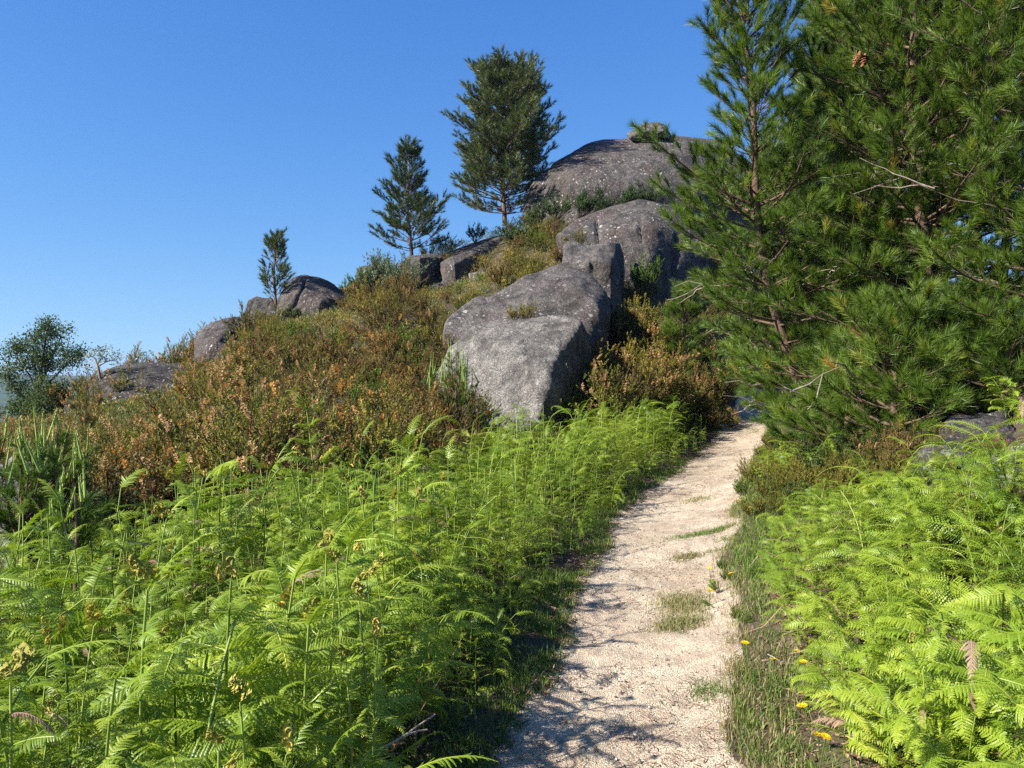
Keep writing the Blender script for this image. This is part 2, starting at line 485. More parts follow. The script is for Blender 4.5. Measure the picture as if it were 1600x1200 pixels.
def boulder(name, hulls, m, label, cat='boulder', vox=None, smooth=10, amp=.04, seed=0, cracks=(), base=.5, group=None):
    """hulls: lists of (px, py, Y) corner points; the rock is their union, worn smooth"""
    allp = np.array([P(*q) for hl in hulls for q in hl])
    cen = np.array([allp[:, 0].mean(), allp[:, 1].mean(), 0])
    cen[2] = hz(cen[0], cen[1])
    bmm = bmesh.new()
    tmp = bpy.data.meshes.new('tmp')
    for hl in hulls:
        pts = np.array([P(*q) for q in hl])
        low = pts[pts[:, 2] < np.median(pts[:, 2])].copy()
        c = pts.mean(0)
        foot = low.copy()
        foot[:, 2] = [min(hz(p[0], p[1]), p[2]) - base for p in low] if base > 0 else low[:, 2] - .1
        foot[:, :2] = c[:2] + (foot[:, :2] - c[:2]) * (.92 + (.9 if base > 0 and len(hl) < 10 and c[1] < 13 else 0))
        hm = hull_mesh(np.r_[pts, foot] - cen)
        hm.to_mesh(tmp)
        bmm.from_mesh(tmp)
        hm.free()
    me = bpy.data.meshes.new(name)
    bmm.to_mesh(me)
    bmm.free()
    ob = bpy.data.objects.new(name, me)
    C.objects.link(ob)
    ext = allp.max(0) - allp.min(0)
    size = float(max(ext[0], ext[2]))
    vox = vox or size / 75
    md = ob.modifiers.new('r', 'REMESH')
    md.mode = 'VOXEL'
    md.voxel_size = vox
    dg = bpy.context.evaluated_depsgraph_get()
    ev = ob.evaluated_get(dg)
    me2 = bpy.data.meshes.new_from_object(ev)
    ob.modifiers.clear()
    nv = len(me2.vertices)
    co = np.empty(nv * 3, np.float32)
    me2.vertices.foreach_get('co', co)
    co = co.reshape(-1, 3).astype(float)
    ed = np.empty(len(me2.edges) * 2, np.int32)
    me2.edges.foreach_get('vertices', ed)
    ed = ed.reshape(-1, 2)
    deg = np.bincount(ed.ravel(), minlength=nv)[:, None]

    def smooth_it(c, k):
        for _ in range(k):
            s = np.stack([np.bincount(ed[:, 0], c[ed[:, 1], a], nv) + np.bincount(ed[:, 1], c[ed[:, 0], a], nv) for a in range(3)], 1)
            c = c * .4 + .6 * s / np.maximum(deg, 1)
        return c
    co = smooth_it(co, smooth)
    me2.vertices.foreach_set('co', co.ravel().astype(np.float32))
    me2.update()
    nr = np.empty(nv * 3, np.float32)
    me2.vertex_normals.foreach_get('vector', nr)
    nr = nr.reshape(-1, 3)
    s = size
    q = co / s
    d = amp * s * (.9 * fbm(q * 2.2 + seed, 2, seed) + .36 * fbm(q * 8 + seed, 4, seed + 5))
    rid = 1 - np.abs(fbm(q * 1.7 + seed * 3, 3, seed + 9))
    d -= (amp * s * .7 if size < 2.2 else 0) * np.clip((rid - .93) / .07, 0, 1)
    d += .012 * fbm(co * 6 + seed, 3, seed + 2)
    w = co + cen
    for (ax, ay, bx, by, wd, dp) in cracks:      # a cleft along a line seen in the rock face
        a = np.array([ax, ay], float)
        bb = np.array([bx, by], float)
        sc = np.stack([800 + w[:, 0] / w[:, 1] * F, 600 - (w[:, 2] - CZ) / w[:, 1] * F], 1)
        t = np.clip(((sc - a) @ (bb - a)) / ((bb - a) @ (bb - a)), 0, 1)
        ds = np.linalg.norm(sc - (a + t[:, None] * (bb - a)) + 3.0 * vnoise(np.c_[w[:, 2] * 3, w[:, 0] * 0, w[:, 0] * 0], 3)[:, None], axis=1)
        d -= np.where(nr[:, 1] < .3, dp * .55 * np.exp(-(ds / wd) ** 2), 0)
    co = co + nr * d[:, None]
    me2.vertices.foreach_set('co', co.ravel().astype(np.float32))
    me2.polygons.foreach_set('use_smooth', np.ones(len(me2.polygons), bool))
    me2.materials.clear()
    me2.materials.append(M[m])
    me2.update()
    me2.name = name
    ob.data = me2
    ob.location = cen
    hw = allp[:, :2]
    ROCKS.append((hw[:, 0].min(), hw[:, 0].max(), hw[:, 1].min(), hw[:, 1].max(), allp[:, 2].max()))
    tag(ob, label, cat, group)
    return ob


boulder('boulder', [[(780, 690, 14.0), (700, 640, 14.9), (680, 592, 15.4), (698, 545, 15.9), (733, 512, 16.2), (772, 499, 16.6), (884, 494, 16.8), (908, 503, 16.5),
                     (858, 575, 14.6), (800, 690, 13.8), (845, 650, 13.9), (921, 548, 16.6), (914, 610, 16.4), (882, 690, 15.2), (720, 560, 18.6), (905, 520, 19), (905, 690, 18.5), (700, 690, 18)]],
        'rock_front', 'large speckled grey boulder nearest the path, dark on its shaded side', amp=.03, seed=1, smooth=13, )
boulder('boulder', [[(700, 520, 18), (780, 540, 17.5), (900, 545, 17.6), (945, 525, 18.4), (765, 466, 19.4), (815, 431, 20), (880, 410, 20.8), (925, 428, 20.5), (948, 455, 20), (955, 492, 19.4),
                     (900, 445, 19.2), (935, 478, 18.7), (780, 470, 22), (880, 425, 23), (950, 480, 23)],
                    [(690, 520, 18), (695, 501, 18.3), (718, 482, 18.8), (745, 464, 19.2), (768, 468, 19.2), (800, 500, 18.4), (720, 500, 21), (790, 480, 21), (780, 530, 17.9)]],
        'rock_mid', 'long grey humpbacked boulder sloping up behind the front boulder', amp=.016, seed=2, smooth=6, cracks=[(905, 447, 940, 450, 2, .06)])
boulder('boulder', [[(880, 400, 22.3), (876, 440, 22.2), (920, 410, 21.9), (882, 381, 22.9), (888, 375, 23.2), (905, 378, 23.3), (935, 382, 23.1), (940, 480, 22), (885, 395, 25), (940, 395, 25)],
                    [(925, 405, 22.0), (955, 415, 21.8), (966, 440, 22.2), (960, 500, 22), (915, 500, 22), (922, 384, 23), (950, 375, 23.2), (966, 378, 23.4), (975, 400, 23.6), (970, 480, 23.6), (930, 390, 25), (968, 385, 25.6), (968, 490, 25)]],
        'rock_mid', 'pale grey saddle-shaped boulder with a notched top, above the long humpbacked one', amp=.03, seed=3, smooth=5)
boulder('boulder', [[(866, 366, 26.8), (935, 400, 26.0), (975, 432, 25.7), (1012, 436, 25.6), (900, 341, 27.8), (935, 325, 28.2), (1000, 310, 28.5), (1034, 316, 28.2), (1022, 352, 26.2), (1055, 360, 27.2),
                     (1085, 432, 26.9), (1105, 400, 27.2), (1095, 345, 28.4), (900, 355, 31), (1000, 320, 32), (1105, 350, 31)]],
        'rock_brown', 'brown split boulder wedged beneath the huge summit boulder', amp=.018, seed=4, smooth=5, cracks=[(932, 340, 934, 380, 2.4, .35), (1000, 352, 1005, 400, 2.4, .3), (1003, 330, 1000, 352, 2.5, .10), (1057, 370, 1054, 430, 3, .3)])
boulder('boulder', [[(822, 340, 35.4), (824, 308, 35.2), (834, 288, 35.4), (856, 262, 35.8), (882, 243, 36.2), (915, 215, 36.9), (945, 207, 37.4), (1060, 205, 37.8), (1125, 213, 37.6), (1180, 250, 37), (1195, 300, 36),
                     (890, 272, 33.9), (905, 290, 33.4), (1000, 295, 33), (1090, 300, 33.4), (940, 235, 35.2), (1070, 232, 35.3), (900, 360, 37.2), (1060, 360, 37.2), (1180, 360, 37.5), (850, 360, 36.2),
                     (880, 260, 43), (1060, 225, 44.5), (1190, 290, 43), (830, 340, 40)]],
        'rock_brown', 'huge domed summit boulder, brown with white lichen spots', amp=.02, seed=5, smooth=9,
        cracks=[(973, 250, 976, 292, 2.2, .35), (940, 272, 972, 282, 1.8, .25), (862, 262, 838, 300, 4, .22), (905, 245, 880, 300, 5, .15)])
boulder('capstone', [[(982, 210, 37.2), (992, 203, 37.3), (1008, 197, 37.6), (1028, 194, 37.8), (1040, 197, 37.6), (1047, 204, 37.4), (1050, 213, 37.3), (1010, 204, 36.6), (1035, 204, 36.6), (985, 214, 36.8), (1045, 214, 36.8), (1000, 202, 39), (1040, 202, 39), (1046, 213, 39), (985, 213, 39)]],
        'rock_mid', 'small flat cap rock perched on top of the summit boulder', 'rock', amp=.06, seed=6, smooth=3, base=-5.0)
boulder('boulder', [[(632, 408, 30), (636, 401, 30.4), (660, 398, 30.8), (692, 396, 31.4), (632, 440, 30), (656, 404, 29.4), (657, 450, 29.4), (692, 402, 30.6), (692, 450, 30.6), (640, 402, 32.4), (690, 398, 33)]],
        'rock_brown', 'squarish brown block beneath the middle pine, left of the slab', amp=.025, seed=7, smooth=4)
boulder('boulder', [[(687, 411, 29.9), (690, 448, 29.7), (696, 405, 30.2), (715, 398, 30.3), (762, 377, 31.9), (782, 371, 32.3), (786, 395, 31.9), (740, 432, 30.3), (780, 415, 31.4), (710, 412, 29.5), (712, 445, 29.5), (700, 403, 33), (780, 373, 34.5)]],
        'rock_brown', 'long brown slab tilted up to the right beneath the tall pine', amp=.02, seed=8, smooth=4)
boulder('boulder', [[(672, 448, 28.6), (690, 442, 28.8), (722, 440, 29), (740, 446, 28.9), (672, 492, 28), (735, 485, 28.2), (680, 450, 30.4), (735, 448, 30.4)]],
        'rock_brown', 'low brown rock half buried under the tilted slab', amp=.03, seed=9, smooth=5)
boulder('rock', [[(733, 428, 28.8), (752, 424, 29), (772, 430, 29), (735, 445, 28.6), (772, 445, 28.6), (740, 430, 30), (770, 430, 30)]],
        'rock_light', 'small pale stone just under the tilted slab', 'rock', amp=.04, seed=10, smooth=4)
boulder('boulder', [[(558, 422, 31.2), (565, 417, 31.4), (590, 413, 31.6), (606, 420, 31.4), (562, 445, 30.8), (572, 480, 30.6), (602, 480, 30.8), (565, 420, 33), (605, 425, 33)]],
        'rock_brown', 'narrow upright rock at the left foot of the middle pine', amp=.03, seed=12, smooth=5)
boulder('boulder', [[(432, 500, 27.6), (434, 468, 28), (447, 444, 28.6), (460, 433, 29), (477, 429, 29.2), (500, 434, 29.3), (522, 444, 29.3), (549, 464, 29), (545, 480, 28.4), (470, 455, 27.6), (500, 470, 27.2), (495, 500, 27),
                     (525, 490, 27.6), (450, 450, 31.5), (520, 450, 32), (545, 490, 31)]],
        'rock_brown', 'round-topped boulder with a diagonal crack beside the little pine', amp=.02, seed=13, smooth=6, cracks=[(478, 440, 455, 480, 2, .25), (480, 435, 500, 440, 2, .12)])
boulder('boulder', [[(381, 490, 28), (387, 470, 28.2), (402, 464, 28.5), (425, 466, 28.5), (432, 480, 28), (385, 505, 27.6), (432, 505, 27.6), (400, 468, 30), (428, 480, 30)]],
        'rock_brown', 'rounded rock behind the base of the little pine', amp=.03, seed=14, smooth=6)
boulder('boulder', [[(299, 556, 22.6), (301, 535, 22.8), (312, 517, 23.2), (336, 502, 23.6), (370, 494, 24), (384, 500, 24), (388, 530, 23.4), (340, 530, 22.2), (370, 560, 22.2), (315, 560, 22), (330, 505, 26), (385, 510, 26)]],
        'rock_brown', 'rounded brown boulder on the left skyline where the slope drops away', amp=.022, seed=15, smooth=7)
boulder('rock', [[(368, 497, 23.6), (385, 492, 24), (400, 500, 24), (405, 515, 23.5), (380, 520, 23.3), (375, 500, 25), (400, 505, 25)],
                 [(392, 515, 23.4), (405, 505, 23.8), (428, 508, 23.8), (432, 530, 23.4), (398, 535, 23.2), (400, 512, 25), (428, 512, 25)]],
        'rock_dark', 'broken dark rocks between the skyline boulder and the little pine', 'rock', amp=.05, seed=16, smooth=3)
boulder('boulder', [[(124, 634, 18.9), (140, 600, 19.4), (160, 581, 20), (186, 570, 20.5), (226, 566, 20.8), (290, 571, 20.8), (305, 580, 20.6), (305, 625, 19.9), (230, 590, 19.2), (290, 600, 19.2), (215, 640, 18.6), (290, 640, 18.9), (170, 640, 18.5),
                     (160, 585, 24), (290, 576, 24.5), (300, 620, 24)]],
        'rock_dark', 'broad flat-topped dark boulder beside the wind-bent little tree', amp=.022, seed=17, smooth=7)
boulder('rock', [[(100, 640, 20.5), (106, 627, 20.8), (118, 625, 21), (126, 632, 20.8), (126, 650, 20.4), (104, 650, 20.4), (110, 628, 22), (124, 632, 22)]],
        'rock_dark', 'small dark rock between the leafy tree and the flat-topped boulder', 'rock', amp=.04, seed=18, smooth=4)
boulder('rock', [[(12, 745, 8), (14, 722, 8.1), (28, 708, 8.3), (45, 704, 8.4), (62, 712, 8.3), (66, 750, 8), (30, 750, 7.8), (20, 715, 9), (60, 715, 9)]],
        'rock_light', 'pale stone showing behind the young pine shoots at the left edge', 'rock', amp=.04, seed=19, smooth=5, base=.4)
boulder('rock', [[(-30, 765, 6.6), (-30, 745, 6.7), (-10, 728, 6.9), (5, 726, 6.9), (14, 745, 6.8), (12, 775, 6.6), (-25, 735, 7.4), (10, 740, 7.4)]],
        'rock_light', 'pale stone cut off by the left edge above the ferns', 'rock', amp=.04, seed=20, smooth=5, base=.5)
boulder('rock', [[(512, 655, 12.4), (515, 634, 12.6), (528, 627, 12.8), (545, 632, 12.8), (548, 655, 12.5), (530, 660, 12.2), (518, 632, 13.4), (545, 635, 13.4)]],
        'rock_light', 'small whitish stone half hidden in the heather', 'rock', amp=.04, seed=21, smooth=4, base=.6)
boulder('rock', [[(1448, 700, 6.8), (1462, 678, 7.0), (1490, 655, 7.4), (1530, 645, 7.6), (1572, 650, 7.5), (1590, 690, 7.0), (1520, 700, 6.6), (1480, 650, 8.2), (1580, 645, 8.4)]],
        'rock_dark', 'dark flat rock with pale lichen on the bank right of the path', 'rock', amp=.045, seed=22, smooth=9, base=.4)
boulder('rock', [[(1545, 735, 5.3), (1552, 708, 5.5), (1572, 696, 5.6), (1610, 690, 5.7), (1640, 700, 5.6), (1640, 745, 5.3), (1590, 745, 5.2), (1560, 705, 6.1), (1630, 700, 6.2)]],
        'rock_light', 'pale rock by the pink flowers at the right edge', 'rock', amp=.03, seed=23, smooth=5, base=.4)
boulder('rock', [[(1518, 782, 5.0), (1522, 768, 5.1), (1540, 764, 5.1), (1548, 782, 5.0), (1530, 790, 4.95), (1528, 768, 5.3), (1546, 772, 5.3)]],
        'rock_light', 'small grey stone among the ferns below the pale rock', 'rock', amp=.04, seed=24, smooth=4, base=.3)


def in_rock(x, y, m=0.):
    for (x0, x1, y0, y1, zt) in ROCKS:
        cx, cy, a, c = (x0 + x1) / 2, (y0 + y1) / 2, (x1 - x0) / 2 * .92 + m, (y1 - y0) / 2 * .85 + m
        if a > 0 and c > 0 and ((x - cx) / a) ** 2 + ((y - cy) / c) ** 2 < 1: return True
    return False


# ------------------------------------------------------------------ bracken
def bend(v, curve, L):
    """bend flat verts (along x) to an arc; curve(s) = pitch angle at s in 0..1"""
    n = 60
    s = np.linspace(0, 1, n)
    a = curve(s)
    dx, dz = np.cos(a), np.sin(a)
    cx = np.r_[0, np.cumsum((dx[1:] + dx[:-1]) / 2)] / (n - 1) * L
    cz = np.r_[0, np.cumsum((dz[1:] + dz[:-1]) / 2)] / (n - 1) * L
    t = np.clip(v[:, 0] / L, 0, 1)
    px, pz, pa = np.interp(t, s, cx), np.interp(t, s, cz), np.interp(t, s, a)
    ex = v[:, 0] - t * L
    return np.stack([px - np.sin(pa) * v[:, 2] + np.cos(pa) * ex, v[:, 1], pz + np.cos(pa) * v[:, 2] + np.sin(pa) * ex], 1)


def frond_buf(r, detail, arch=.9, curl=0., width=.30, npair=19):
    """one pinna of bracken, length 1 along +x: rachis with opposite toothed leaflets"""
    vs, fs, ts, nn = [], [], [], 0
    K = 7 if detail == 2 else 4
    for i in range(npair):
        t = (i + .6) / npair
        ln = width * (1 - t) ** .75 * min(1, .45 + t * 5) * r.uniform(.88, 1.08)
        for sd in (-1, 1):
            ang = r.uniform(1.05, 1.25) - .25 * t
            d = np.array([math.cos(ang), sd * math.sin(ang), 0])
            nside = np.array([-d[1], d[0], 0]) * sd
            o = np.array([t + (0.012 if sd > 0 else 0), 0, 0])
            hw = .46 / npair * (1 - .25 * t) * (1 if detail == 2 else .95)
            droop = r.uniform(-1.3, .25)
            mid, lobesa, lobesb = [], [], []
            tint = .35 + .3 * t + r.uniform(-.12, .12)
            if detail == 2:
                for k in range(K):
                    u0, u1 = k / K, (k + .82) / K
                    w = hw * (1 - (k / K) ** 2.2 * .85)
                    for sg in (-1, 1):
                        a0 = o + d * ln * u0
                        a1 = o + d * ln * u1
                        bo = nside * sg * w + d * ln * .55 / K
                        q = np.array([a0, a1, a1 + bo * .92, a0 + bo])
                        q[:, 2] += droop * (np.linalg.norm((q - o)[:, :2], axis=1) ** 2) * 2.6
                        q[2:, 2] -= w * .35
                        vs.append(q)
                        fs.append(np.array([[0, 1, 2, 3]]) + nn)
                        ts.append(np.full(4, tint + .1 * k / K))
                        nn += 4
            else:
                for k in range(K):
                    u0, u1 = k / K, (k + .95) / K
                    w = hw * (1 - (k / K) ** 2 * .8)
                    a0, a1 = o + d * ln * u0, o + d * ln * min(1, u1)
                    q = np.array([a0 - nside * w * .2, a0 + nside * w + d * .01, a1, a0 - nside * w + d * .01])
                    q[:, 2] += droop * (np.linalg.norm((q - o)[:, :2], axis=1) ** 2) * 1.6
                    vs.append(q)
                    fs.append(np.array([[0, 1, 2, 3]]) + nn)
                    ts.append(np.full(4, tint))
                    nn += 4
    xs_ = np.linspace(0, 1, 12)
    rach = np.stack([xs_, 0 * xs_, 0 * xs_ - .004], 1)
    tv, tf = tubes(rach, np.linspace(.010, .003, 12), 3)
    V = np.concatenate(vs + [tv])
    Fq = np.concatenate(fs + [tf + nn])
    T = np.concatenate(ts + [np.full(len(tv), .95)])
    c0 = r.uniform(.15, .35)
    V = bend(V, lambda s: c0 - arch * s ** 1.3 - curl * np.clip((s - .72) / .28, 0, 1) ** 1.5, 1.)
    return V, Fq, T


FR = {2: [], 1: []}
_r = random.Random(5)
for dt in (2, 1):
    for k in range(6):
        FR[dt].append(frond_buf(_r, dt, _r.uniform(.5, 1.3), [.8, 0, 2.5, 1.6, 3.5, 1.2][k], _r.uniform(.22, .29), 21 if dt == 2 else 17))
FRM = {dt: [] for dt in FR}
for dt in FR:
    for (v, f, t) in FR[dt]:
        b = Buf()
        b.add(v, f, 0, t)
        FRM[dt].append(b.mesh('frond', [M['fern']]))


FRD = []
for (v, f, t) in FR[2][:3]:
    b = Buf()
    b.add(v * np.array([1, .6, 1]) + np.c_[np.zeros(len(v)), np.zeros(len(v)), -.35 * v[:, 0] ** 2], f, 0, t)
    FRD.append(b.mesh('frond', [M['litter']]))


def fiddle_buf(r):
    """a curled brown-yellow crozier cluster, base at origin"""
    b = Buf()
    for k in range(4):
        az, sc = r.uniform(0, 6.28), r.uniform(.009, .02)
        th = np.linspace(0, 9, 22)
        rad = sc * np.exp(-th * .19)
        x = sc - rad * np.cos(th)
        z = rad * np.sin(th) + .02
        x0 = np.stack([x * math.cos(az) + .008 * k * math.sin(az), x * math.sin(az), z + .012 * k], 1)
        v, f = tubes(x0, np.linspace(.0042, .0018, 22), 4)
        b.add(v, f, 0, r.random(), True)
        for m_ in range(22):     # woolly leaflet buds
            p = x0[m_] + np.array([r.uniform(-.009, .009) for _ in range(3)])
            q = p + np.array([[0, 0, 0], [.008, .002, .006], [.002, .008, .010]]) * r.uniform(.7, 1.5)
            b.add(q, [[0, 1, 2]], 0, r.random())
    return b


FID = [fiddle_buf(_r).mesh('fiddlehead', [M['fiddle']]) for _ in range(3)]


def rotz(a): return np.array([[math.cos(a), -math.sin(a), 0], [math.sin(a), math.cos(a), 0], [0, 0, 1]])
def roty(a): return np.array([[math.cos(a), 0, math.sin(a)], [0, 1, 0], [-math.sin(a), 0, math.cos(a)]])
def rotx(a): return np.array([[1, 0, 0], [0, math.cos(a), -math.sin(a)], [0, math.sin(a), math.cos(a)]])


def fern_plan(r, young):
    """stem curve, frond transforms, fiddlehead place; plant about 1 m tall before scaling"""
    lean = r.uniform(.05, .3) if young else r.uniform(.6, 1.25)
    n = 9
    s = np.linspace(0, 1, n)
    ang = lean * s ** 1.6
    step = 1. / (n - 1)
    x = np.r_[0, np.cumsum(np.sin(ang[:-1]))] * step
    z = np.r_[0, np.cumsum(np.cos(ang[:-1]))] * step
    stem = np.stack([x, 0 * x, z], 1)
    fr = []
    first = r.uniform(.16, .36) if young else r.uniform(.22, .4)
    npairs = r.choice([5, 6, 6, 7]) if young else r.choice([6, 7, 8])
    for i in range(npairs):
        u = first + (1 - first) * (i / npairs) ** .9
        p = np.array([np.interp(u, s, x), 0, np.interp(u, s, z)])
        pa = float(np.interp(u, s, ang))
        L = ((.37 if young else .50) - .24 * i / npairs) * r.uniform(.8, 1.12)
        for sd in (-1, 1):
            az = sd * (PI / 2 - r.uniform(.1, .45)) + r.uniform(-.2, .2)
            el = r.uniform(.05, .55) if young else r.uniform(-.05, .3)
            R = roty(pa * .8) @ rotz(az) @ roty(-el) @ rotx(r.uniform(-.7, .7))
            fr.append((p, R, L))
    p = stem[-1]
    if not young or r.random() < .6:
        R = roty(ang[-1] - PI / 2 + .35 + (.3 if young else .15)) @ rotx(r.uniform(-.4, .4))
        fr.append((p, R, (.26 if young else .38) * r.uniform(.8, 1.1)))
    return stem, fr, (p, ang[-1])


def fern_objects(loc, sc, az, young, r, dt, label, group):
    stem, fr, (tp, ta) = fern_plan(r, young)
    e = link('bracken_fern', None, None, loc, (r.uniform(-.08, .08), r.uniform(-.08, .08), az), sc)
    tag(e, label, 'fern', group)
    v, f = tubes(stem, np.linspace(.0068, .0036, len(stem)), 5)
    b = Buf()
    b.add(v, f, 0, r.uniform(.3, 1), True)
    link('stem', b.mesh('stem', [M['fern_stem']]), e)
    for (p, R, L) in fr:
        withered = r.random() < .035
        o = bpy.data.objects.new('frond', FRD[r.randrange(3)] if withered else FRM[dt][r.randrange(6 if young else 4)])
        if withered: o['label'] = 'brown withered frond'
        C.objects.link(o)
        o.parent = e
        o.matrix_local = Matrix.Translation(Vector(p)) @ Matrix((R * L).tolist()).to_4x4()
    if young and r.random() < .6:
        o = link('fiddlehead', FID[r.randrange(3)], e, tp, (0, ta, r.uniform(0, 6)), r.uniform(.9, 1.4))
    return e


def fern_merge(buf, loc, sc, az, young, r, dt):
    stem, fr, (tp, ta) = fern_plan(r, young)
    A = rotz(az) @ roty(r.uniform(-.08, .08)) * sc
    loc = np.asarray(loc)
    v, f = tubes(stem, np.linspace(.0085, .0045, len(stem)), 3)
    buf.add(v @ A.T + loc, f, 1, r.uniform(.3, 1), True)
    j = r.uniform(-.25, .25)
    for (p, R, L) in fr:
        v, f, t = FR[dt][r.randrange(6 if young else 4)]
        buf.add((v @ (R * L).T + p) @ A.T + loc, f, 0, t + j)


def inside(x, y, poly):
    c = False
    n = len(poly)
    for i in range(n):
        x0, y0 = poly[i]
        x1, y1 = poly[(i + 1) % n]
        if (y0 > y) != (y1 > y) and x < (x1 - x0) * (y - y0) / (y1 - y0) + x0: c = not c
    return c


def sample(poly, dfun, r, tries=20000, cull=True):
    """dart throwing with spacing dfun(x, y)"""
    xs_ = [p[0] for p in poly]
    ys_ = [p[1] for p in poly]
    pts = []
    cell = {}
    for _ in range(tries):
        x, y = r.uniform(min(xs_), max(xs_)), r.uniform(min(ys_), max(ys_))
        if not inside(x, y, poly): continue
        if cull and (y < .5 or abs(x) > y * .64 + .9): continue
        d = dfun(x, y)
        g = (int(x / .5), int(y / .5))
        k = int(d / .5) + 1
        ok = True
        for i in range(g[0] - k - 1, g[0] + k + 2):
            for j in range(g[1] - k - 1, g[1] + k + 2):
                for (a, c) in cell.get((i, j), ()):
                    if (a - x) ** 2 + (c - y) ** 2 < d * d:
                        ok = False
                        break
                if not ok: break
            if not ok: break
        if ok:
            pts.append((x, y))
            cell.setdefault(g, []).append((x, y))
    return pts


LEFT = [(-.42, .5), (-.42, 3.2), (-.24, 5), (.12, 6.5), (.78, 9), (1.8, 12), (3.2, 15.6), (3.95, 17.6), (3.4, 17.9), (2.2, 15.6), (1.2, 13.3), (.2, 11.5), (-.6, 10), (-1.3, 8.1), (-2.4, 6.9), (-3.4, 5.6), (-4.6, 5.2), (-6, 4), (-2, .8)]
RIGHT = [(1.3, 1.2), (1.32, 3.2), (1.55, 4.6), (1.85, 5.8), (2.12, 6.5), (2.5, 6.4), (2.9, 6.0), (3.3, 5.6), (4.3, 5.5), (5.2, 6.2), (5.6, 5.6), (5, 3), (3, 1.2)]
r = random.Random(21)
lp = sample(LEFT, lambda x, y: .118 + .0055 * y, r, 30000)
rp = sample(RIGHT, lambda x, y: .105 + .006 * y, r, 26000)
rp += [p for p in sample([(2.7, 8.2), (3.6, 8.4), (3.4, 9.6), (2.9, 9.4)], lambda x, y: .2, r, 400)]
EDGE = [(-.62, 3.6), (-.3, 5), (.08, 6.5), (.7, 9), (1.7, 12), (3.1, 15.6), (3.85, 17.6), (4.25, 17.4), (3.55, 15.2), (2.15, 12), (1.1, 9), (.4, 6.5), (.05, 5), (-.22, 3.6)]
ep = [(x, y) for (x, y) in sample(EDGE, lambda x, y: .11 + .006 * y, r, 9000) if path_x(y) - path_w(y) - x > .10]
lp += ep
eset = set(ep)
ferns = []
for (x, y) in lp + rp:
    if in_rock(x, y, -.05): continue
    lf = x < path_x(y)
    hh = h(np.array([x]), np.array([y]))[0]
    edge = (path_x(y) - path_w(y) - x) if lf else (x - path_x(y) - path_w(y))
    if (x, y) in eset:
        sc, young = r.uniform(.26, .5), r.random() < .5
    elif lf:
        sc = r.uniform(.64, .98) * (.80 + .20 * min(1, max(0, edge - .1) / .7)) * (1.0 if y > 3.5 else 1.05)
        young = r.random() < (.75 if y < 9 else .55)
    else:
        sc = r.uniform(.42, .68) * (.62 + .38 * min(1, edge / .8)) * (.78 if y > 5.0 else 1)
        young = r.random() < .10
    sc *= 1 + .22 * float(fbm2(np.array([x]), np.array([y]), 1.3, 2, 91)[0])
    ferns.append((y, x, hh - .02, sc, lf, young))
ferns.sort(key=lambda t: (t[0] ** 2 + t[1] ** 2) / t[3] ** 2)
print('ferns', len(ferns))
big = Buf()
for i, (y, x, z, sc, lf, young) in enumerate(ferns):
    az = r.uniform(0, 2 * PI) if young else (r.uniform(-1.2, 1.2) + (PI if not lf else 0) if r.random() < .6 else r.uniform(0, 2 * PI))
    if i < 280:
        if lf:
            lb = ('young bracken fern with curled yellow tips in the thicket left of the path' if young else 'arching green bracken fern in the thicket left of the path')
            gp = 'bracken ferns in the near thicket left of the path'
        else:
            lb = ('young upright bracken fern on the bank right of the path' if young else 'arching lime-green bracken fern on the bank right of the path')
            gp = 'bracken ferns on the near bank right of the path'
        fern_objects((x, y, z), sc, az, young, r, 2 if y < 6 else 1, lb, gp)
    else:
        fern_merge(big, (x, y, z), sc, az, young, r, 1 if y > 4 else 1)
tag(link('bracken_thicket', big.mesh('bracken_thicket', [M['fern'], M['fern_stem']])), 'bright green bracken massed along both sides of the path behind the nearer ferns', 'ferns', kind='stuff')


def hero_fern(px, py, Y, hgt, az, label, young=True, seed=1):
    p = P(px, py, Y)
    rr = random.Random(seed)
    gz = hz(p[0], p[1]) - .02
    if young: hgt = p[2] - gz
    return fern_objects((p[0], p[1], gz), hgt, az, young, rr, 2, label, None)


hero_fern(500, 640, 7.2, 1.15, 2.6, 'tall lone bracken fern rising above the thicket against dark heather', seed=3)
hero_fern(235, 915, 2.3, 1.02, .3, 'tall bracken fern with a forked stem and woolly curled tip, near left', seed=9)
hero_fern(1572, 655, 8.0, .5, 2.0, 'arching bracken behind the lichened flat rock, further from the edge', False, 21)
hero_fern(1598, 640, 7.8, .55, 3.0, 'arching bracken behind the lichened flat rock, cut by the right edge', False, 22)
hero_fern(1400, 1010, 2.9, .62, 3.3, 'large arching bracken low at the right with fronds spread toward the path', False, 31)
hero_fern(1530, 985, 2.7, .70, 2.7, 'largest arching bracken frond plant in the bottom right corner', False, 32)
hero_fern(1330, 1050, 3.1, .48, 3.6, 'arching bracken overhanging the dry litter at the lower right', False, 33)
hero_fern(690, 830, 4.6, .8, 1.0, 'thin bracken fern standing at the thicket edge nearest the path bend', seed=10)


